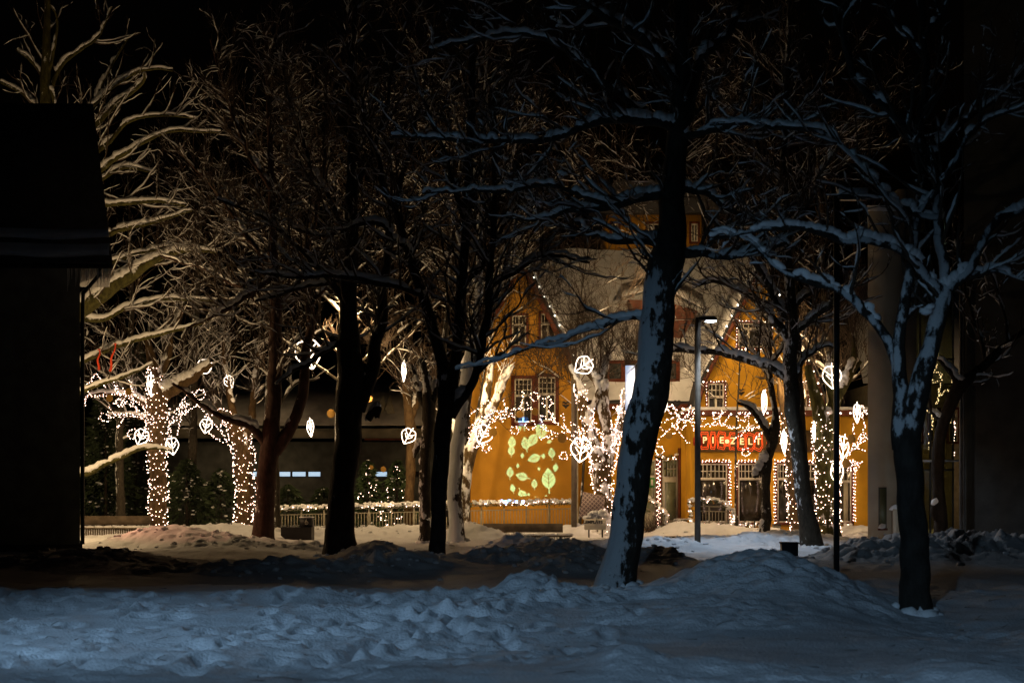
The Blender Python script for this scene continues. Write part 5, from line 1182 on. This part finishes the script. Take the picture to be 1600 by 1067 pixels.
for i in range(34):
    x = rng.uniform(X(120, DB), e1); L = rng.uniform(.1, .7); ib.tube([(x, DB - .95, ze - .17), (x + .01, DB - .95, ze - .17 - L * .5), (x, DB - .95, ze - .17 - L)], [.014, .009, .002], 5)
ib.build('icicles', M['ice'], bl, True)

# ------------------------------------------------------------ beige building at right
DQ = 50.0
bq = empty('beige_building', (X(1400, DQ), DQ, 0), 'tall beige rendered building at right with slit window and glass front', 'building')
wedge([(X(1356, DQ), DQ), (X(1410, DQ), DQ), (X(1410, DQ) + 2, DQ + 8), (X(1358, DQ + 8), DQ + 8)], -.3, Zp(330, DQ)).build('wall', M['beige'], bq)
wedge([(X(1354, DQ), DQ - .1), (X(1412, DQ), DQ - .1), (X(1412, DQ) + 2, DQ + 8), (X(1357, DQ + 8), DQ + 8)], Zp(330, DQ) + .003, Zp(322, DQ)).build('parapet', M['snow'], bq)
wf = MB().box(X(1372.5, DQ), X(1385, DQ), DQ - .03, DQ - .003, Zp(825, DQ), Zp(761, DQ)).build('window', M['dark_wall'], bq)
MB().box(X(1374, DQ), X(1384, DQ), DQ - .045, DQ - .033, Zp(823, DQ), Zp(763, DQ)).build('pane', M['green_glass'], wf).location = (0, 0, 0)
MB().box(X(1371.5, DQ), X(1386, DQ), DQ - .09, DQ - .003, Zp(828, DQ), Zp(825, DQ)).build('sill', M['brown'], wf).location = (0, 0, 0)
MB().blobs([P(1378, 822, DQ - .08)], np.array([[.12, .05, .09]])).build('snow_cover', M['snow'], wf, True).location = (0, 0, 0)
MB().box(X(1410, DQ) + .004, X(1440, DQ), DQ + .6, DQ + 1.2, -.3, Zp(290, DQ)).build('wall', M['beige'], bq)
ent = MB().box(X(1438, DQ), X(1500, DQ), DQ + .7, DQ + .8, -.1, Zp(300, DQ)).build('glass_front', M['clear_glass'], bq)
gf = MB()
for px in (1445, 1461, 1497): gf.box(X(px, DQ), X(px + 2, DQ), DQ + .60, DQ + .69, 0, Zp(300, DQ))
for py in (720, 735, 560, 430): gf.box(X(1438, DQ), X(1499, DQ), DQ + .58, DQ + .68, Zp(py, DQ), Zp(py - 3, DQ))
gf.build('frame', M['dark_wall'], ent).location = (0, 0, 0)
MB().box(X(1441, DQ), X(1500, DQ), DQ + .1, DQ + .55, Zp(721, DQ), Zp(718, DQ)).build('canopy', M['snow'], bq)
MB().box(X(1393, DQ), X(1406, DQ), DQ - .25, DQ - .003, Zp(850, DQ), Zp(795, DQ)).build('meter_box', M['beige'], bq)
MB().blobs([P(1399, 793, DQ - .13)], np.array([[.2, .12, .10]])).build('snow_cover', M['snow'], bq, True)
bd = empty('dark_block', (X(1560, 47), 47, 0), 'tall dark wall block at the right edge with a pale metal corner post', 'building')
wedge([(X(1506, 47), 47), (26, 47), (26, 49.9), (X(1507, 49.9), 49.9)], -.3, 17.0).build('wall', M['shaded_wall'], bd)
MB().box(X(1498.5, 47), X(1502, 47), 46.9, 46.98, 0, 8.6).box(X(1503, 47), X(1505.5, 47), 46.88, 46.96, 0, 8.6).build('corner_post', M['grey_metal'], bd)

# ------------------------------------------------------------ street furniture
def street_lamp(label, px, D, base_py, top_py, wpx, mat_='grey_metal', head=None, lit=False):
    x = X(px, D); z0 = Zp(base_py, D) - .3; z1 = Zp(top_py, D); r = wpx / 2 * D / F
    root = empty('street_lamp', (x, D, 0), label, 'street lamp')
    MB().box(x - r, x + r, D - r, D + r, z0, z1).build('pole', M[mat_], root)
    if head:
        hx0, hx1, side = head
        hd = MB().box(X(hx0, D), X(hx1, D), D - .13, D + .13, z1 - .09, z1 - .004).build('lamp_head', M['black_metal'], root)
        if lit:
            MB().blobs([(X((hx0 + hx1) / 2 + 6, D), D, z1 - .10)], np.array([[.17, .11, .045]])).build('diffuser', M['lamp'], hd, True).location = (0, 0, 0)
        MB().box(X(hx0, D) + .02, X(hx1, D) - .02, D - .11, D + .11, z1, z1 + (.12 if not lit else .04)).build('snow_cap', M['snow'], root)
    return root, x, z1
_, lx, lz = street_lamp('grey street lamp shining white above the snow mound', 1090, 48, 862, 496, 8.5, 'post_brown', (1090, 1119, 1), True)
lamp('street_lamp_light', 'SPOT', (X(1112, 48), 47.9, lz - .2), 720, (0.66, 0.82, 1.0), 0.08, (X(1112, 48) + 2.3, 45.5, 0), 96, 0.5)
street_lamp('tall dark unlit street lamp with a snow capped head before the shop corner', 1307, 32, 905, 305, 8, 'black_metal', (1308, 1356, 1))
street_lamp('brown post standing before the left gable corner', 897, 62.5, 832, 560, 8.5, 'post_brown')

def bench(name, label, px0, px1, D, ytop, yseat, ybot, slat='slat'):
    root = empty(name, (X((px0 + px1) / 2, D), D, 0), label, 'bench')
    a, c = X(px0, D), X(px1, D)
    MB().slab([(a, D + .35, Zp(yseat, D)), (c, D + .35, Zp(yseat, D)), (c, D + .45, Zp(ytop, D)), (a, D + .45, Zp(ytop, D))], (0, .05, 0)).build('backrest', M['wood'], root)
    MB().box(a - .03, c + .3, D - .2, D + .4, Zp(yseat + 4, D) - .05, Zp(yseat + 4, D)).build('seat', M['wood'], root)
    rng = np.random.default_rng(px0); m = int((c - a) * 34)
    MB().blobs(np.c_[rng.uniform(a, c + .2, m), rng.uniform(D - .12, D + .3, m), np.full(m, Zp(yseat + 4, D))], np.c_[rng.uniform(.1, .2, m), rng.uniform(.06, .12, m), rng.uniform(.05, .10, m)], 1).build('snow_cover', M['snow'], root, True)
    b = MB()
    for x in np.arange(a, c + .2, .085): b.box(x, x + .045, D - .16, D - .13, Zp(ybot, D) - .3, Zp(yseat + 4, D) - .053)
    b.build('slats', M[slat], root)
    for x in (a + .1, c - .1): MB().box(x - .04, x + .04, D + .1, D + .3, -.2, Zp(yseat + 4, D) - .053).build('leg', M['black_metal'], root)
bench('bench', 'long wooden bench with snowy seat and pale slats before the brown post', 755, 880, 58, 818, 832, 850)
bench('bench', 'long wooden bench against the evergreens beside the dark house', 96, 232, 62, 806, 820, 836, 'wood')
bench('bench', 'low dark slatted bench beside the grey street lamp pole', 1040, 1086, 55, 838, 840, 856, 'wood')
# black container with the flame emblem
ct = empty('container', (X(462, 56), 56, 0), 'low black container with a raised box bearing a small round emblem', 'container')
MB().prism([(X(441, 56), Zp(823, 56)), (X(441.5, 56), Zp(836, 56)), (X(456, 56), Zp(848, 56)), (X(489, 56), Zp(848, 56)), (X(489, 56), Zp(823, 56))], 55.6, 56.4).build('body', M['black_metal'], ct)
MB().box(X(470, 56), X(489, 56), 55.7, 56.3, Zp(823, 56) + .003, Zp(808.5, 56)).build('box', M['black_metal'], ct)
MB().box(X(469.5, 56), X(489.5, 56), 55.68, 56.3, Zp(808.5, 56) + .003, Zp(807, 56)).build('snow_cover', M['snow'], ct)
c = P(479, 816, 55.69); a = np.linspace(0, 2 * np.pi, 17); b = MB(); b.tube(np.c_[c[0] + .05 * np.cos(a), np.full(17, c[1] - .005), c[2] + .055 * np.sin(a) - .01], .009, 4)
b.tube([c + (0, -.005, .13), c + (-.02, -.005, .08), c + (.02, -.005, .03), c + (0, -.005, -.03)], [.004, .012, .014, .006], 5); b.build('emblem', M['board'], ct)
# tartan board, white notice box
tb_ = empty('pattern_board', P(922, 812, 61), 'tilted purple grey board with a diamond lattice pattern', 'board')
cn = [P(905, 808, 61), P(940, 816, 61), P(946, 775, 61), P(911, 768, 61)]
tm = mat('tartan', (0.20, 0.15, 0.17), .7); nt = tm.node_tree; bs = nt.nodes['Principled BSDF']; tc = nt.nodes.new('ShaderNodeTexCoord')
mp = nt.nodes.new('ShaderNodeMapping'); mp.inputs['Rotation'].default_value = (0, math.radians(50), 0); nt.links.new(tc.outputs['Object'], mp.inputs[0]); sx = nt.nodes.new('ShaderNodeSeparateXYZ'); nt.links.new(mp.outputs[0], sx.inputs[0])
prev = None
for ch in ('X', 'Z'):
    m1 = nt.nodes.new('ShaderNodeMath'); m1.operation = 'PINGPONG'; m1.inputs[1].default_value = .055; nt.links.new(sx.outputs[ch], m1.inputs[0])
    m2 = nt.nodes.new('ShaderNodeMath'); m2.operation = 'LESS_THAN'; m2.inputs[1].default_value = .014; nt.links.new(m1.outputs[0], m2.inputs[0])
    if prev is None: prev = m2
    else:
        m3 = nt.nodes.new('ShaderNodeMath'); m3.operation = 'MAXIMUM'; nt.links.new(prev.outputs[0], m3.inputs[0]); nt.links.new(m2.outputs[0], m3.inputs[1]); prev = m3
mx = nt.nodes.new('ShaderNodeMix'); mx.data_type = 'RGBA'; nt.links.new(prev.outputs[0], mx.inputs['Factor']); mx.inputs['A'].default_value = (0.16, .115, .125, 1); mx.inputs['B'].default_value = (.42, .34, .33, 1); nt.links.new(mx.outputs['Result'], bs.inputs['Base Color'])
M['tartan'] = tm
MB().slab(cn, (0, .08, 0)).build('panel', M['tartan'], tb_)
MB().tube([P(928, 775, 61.2), P(929, 745, 61.2)], .02, 5).build('pole', M['board'], tb_)
nb_ = empty('notice_box', P(925, 832, 60), 'white box with black lettering and a heap of snow on top', 'sign')
MB().box(X(913, 60), X(946, 60), 59.7, 60.2, Zp(827, 60), Zp(810, 60)).build('body', M['board'], nb_)
for px in (919, 940): MB().box(X(px, 60), X(px + 2, 60), 59.8, 60.1, -.2, Zp(827, 60) - .003).build('leg', M['black_metal'], nb_)
text('LEMPLĀTS', 0.155, P(926.5, 815.5, 59.69), 'ink', 'lettering', nb_, 0.004, 0.006)
rng = np.random.default_rng(5); m = 50; xx = rng.uniform(X(914, 60), X(945, 60), m)
MB().blobs(np.c_[xx, rng.uniform(59.75, 60.1, m), Zp(810, 60) + .02 + .28 * rng.uniform(0, 1, m) * np.clip((xx - X(912, 60)) / .4, 0, 1)], np.c_[rng.uniform(.06, .14, m), rng.uniform(.06, .12, m), rng.uniform(.05, .09, m)], 3).build('snow_cover', M['snow'], nb_, True)
# bluish lit banner, bins, frames
bn = empty('lit_banner', P(984, 700, 60), 'tall narrow bluish lit banner panel beside the massive trunk', 'banner')
MB().box(X(977.5, 60), X(992, 60), 60, 60.12, Zp(655, 60), Zp(571, 60)).build('panel', M['banner'], bn)
MB().box(X(983, 60), X(985, 60), 60.03, 60.09, -.2, Zp(655, 60)).build('pole', M['grey_metal'], bn)
bi = empty('bin', (X(1232, 31), 31, 0), 'black square bin poking out of the big snow mound', 'bin')
MB().box(X(1221, 31), X(1245, 31), 30.85, 31.15, -.2, Zp(849, 31)).build('body', M['black_metal'], bi); MB().box(X(1219.5, 31), X(1246.5, 31), 30.82, 31.18, Zp(849, 31) + .003, Zp(846.5, 31)).build('lid', M['black_metal'], bi)
gb_ = empty('bin', (X(1213, 62), 62, 0), 'grey metal bin right of the small pruned tree', 'bin')
MB().box(X(1208, 62), X(1219, 62), 61.8, 62.2, -.1, Zp(820, 62)).build('body', M['rail'], gb_); MB().box(X(1207, 62), X(1220, 62), 61.78, 62.22, Zp(820, 62) + .003, Zp(818.5, 62)).build('lid', M['grey_metal'], gb_)
for px, D, lb in ((1138, 62.5, 'thin dark hoop stand before the first pair of shop windows'), (1164, 62.5, 'thin dark hoop stand with snow left of the small pruned tree'), (1202, 62.5, 'thin dark hoop stand right behind the small pruned tree')):
    h = MB(); a, c = X(px, D), X(px + 15, D); h.tube([(a, D, -.2), (a, D, Zp(812, D)), (c, D, Zp(812, D)), (c, D, -.2)], .03, 6); tag(h.build('bike_stand', M['black_metal']), lb, 'stand', 'hoop stands before the shop')
# ledge / planter at far right
pl = MB().box(X(1545, 38), X(1640, 38), 37.6, 38.4, -.1, Zp(888, 38)); tag(pl.build('stone_ledge', M['black_metal']), 'low black ledge beside the dirty snow pile at the right edge', 'ledge')
# overhead wires
for i, (a, c, sag, lb) in enumerate([((870, 488, 64), (1112, 497, 48), .15, 'thin cable running from the gable to the white street lamp'), ((1112, 497, 48), (1240, 505, 60), .1, 'thin cable running from the street lamp over the right gable'), ((700, 510, 60), (1000, 480, 62), .25, 'thin cable crossing before the left gable windows')]):
    a, c = P(*a), P(*c); t = np.linspace(0, 1, 16)[:, None]; p = a * (1 - t) + c * t; p[:, 2] -= sag * 4 * (t * (1 - t))[:, 0]; b = MB().tube(p, .012, 4); tag(b.build('cable', M['black_metal']), lb, 'cable')
# icicle fringe and hedge shrub stuff by the entrance
tw = MB(); rng = np.random.default_rng(9); n = 160; bx = rng.uniform(X(1005, 63), X(1050, 63), n); p, r = grow(rng, np.c_[bx, rng.uniform(62.4, 63.4, n), np.full(n, .1)], np.c_[rng.normal(0, .6, n), rng.normal(0, .5, n), np.ones(n)], rng.uniform(.4, 1.0, n), np.full(n, .008), 6, .15, .05)
tw.add(*tubes(p, r, 4)); tag(tw.build('bare_shrub', M['twig']), 'bare twiggy shrub poking out of the snow by the door', 'shrub')
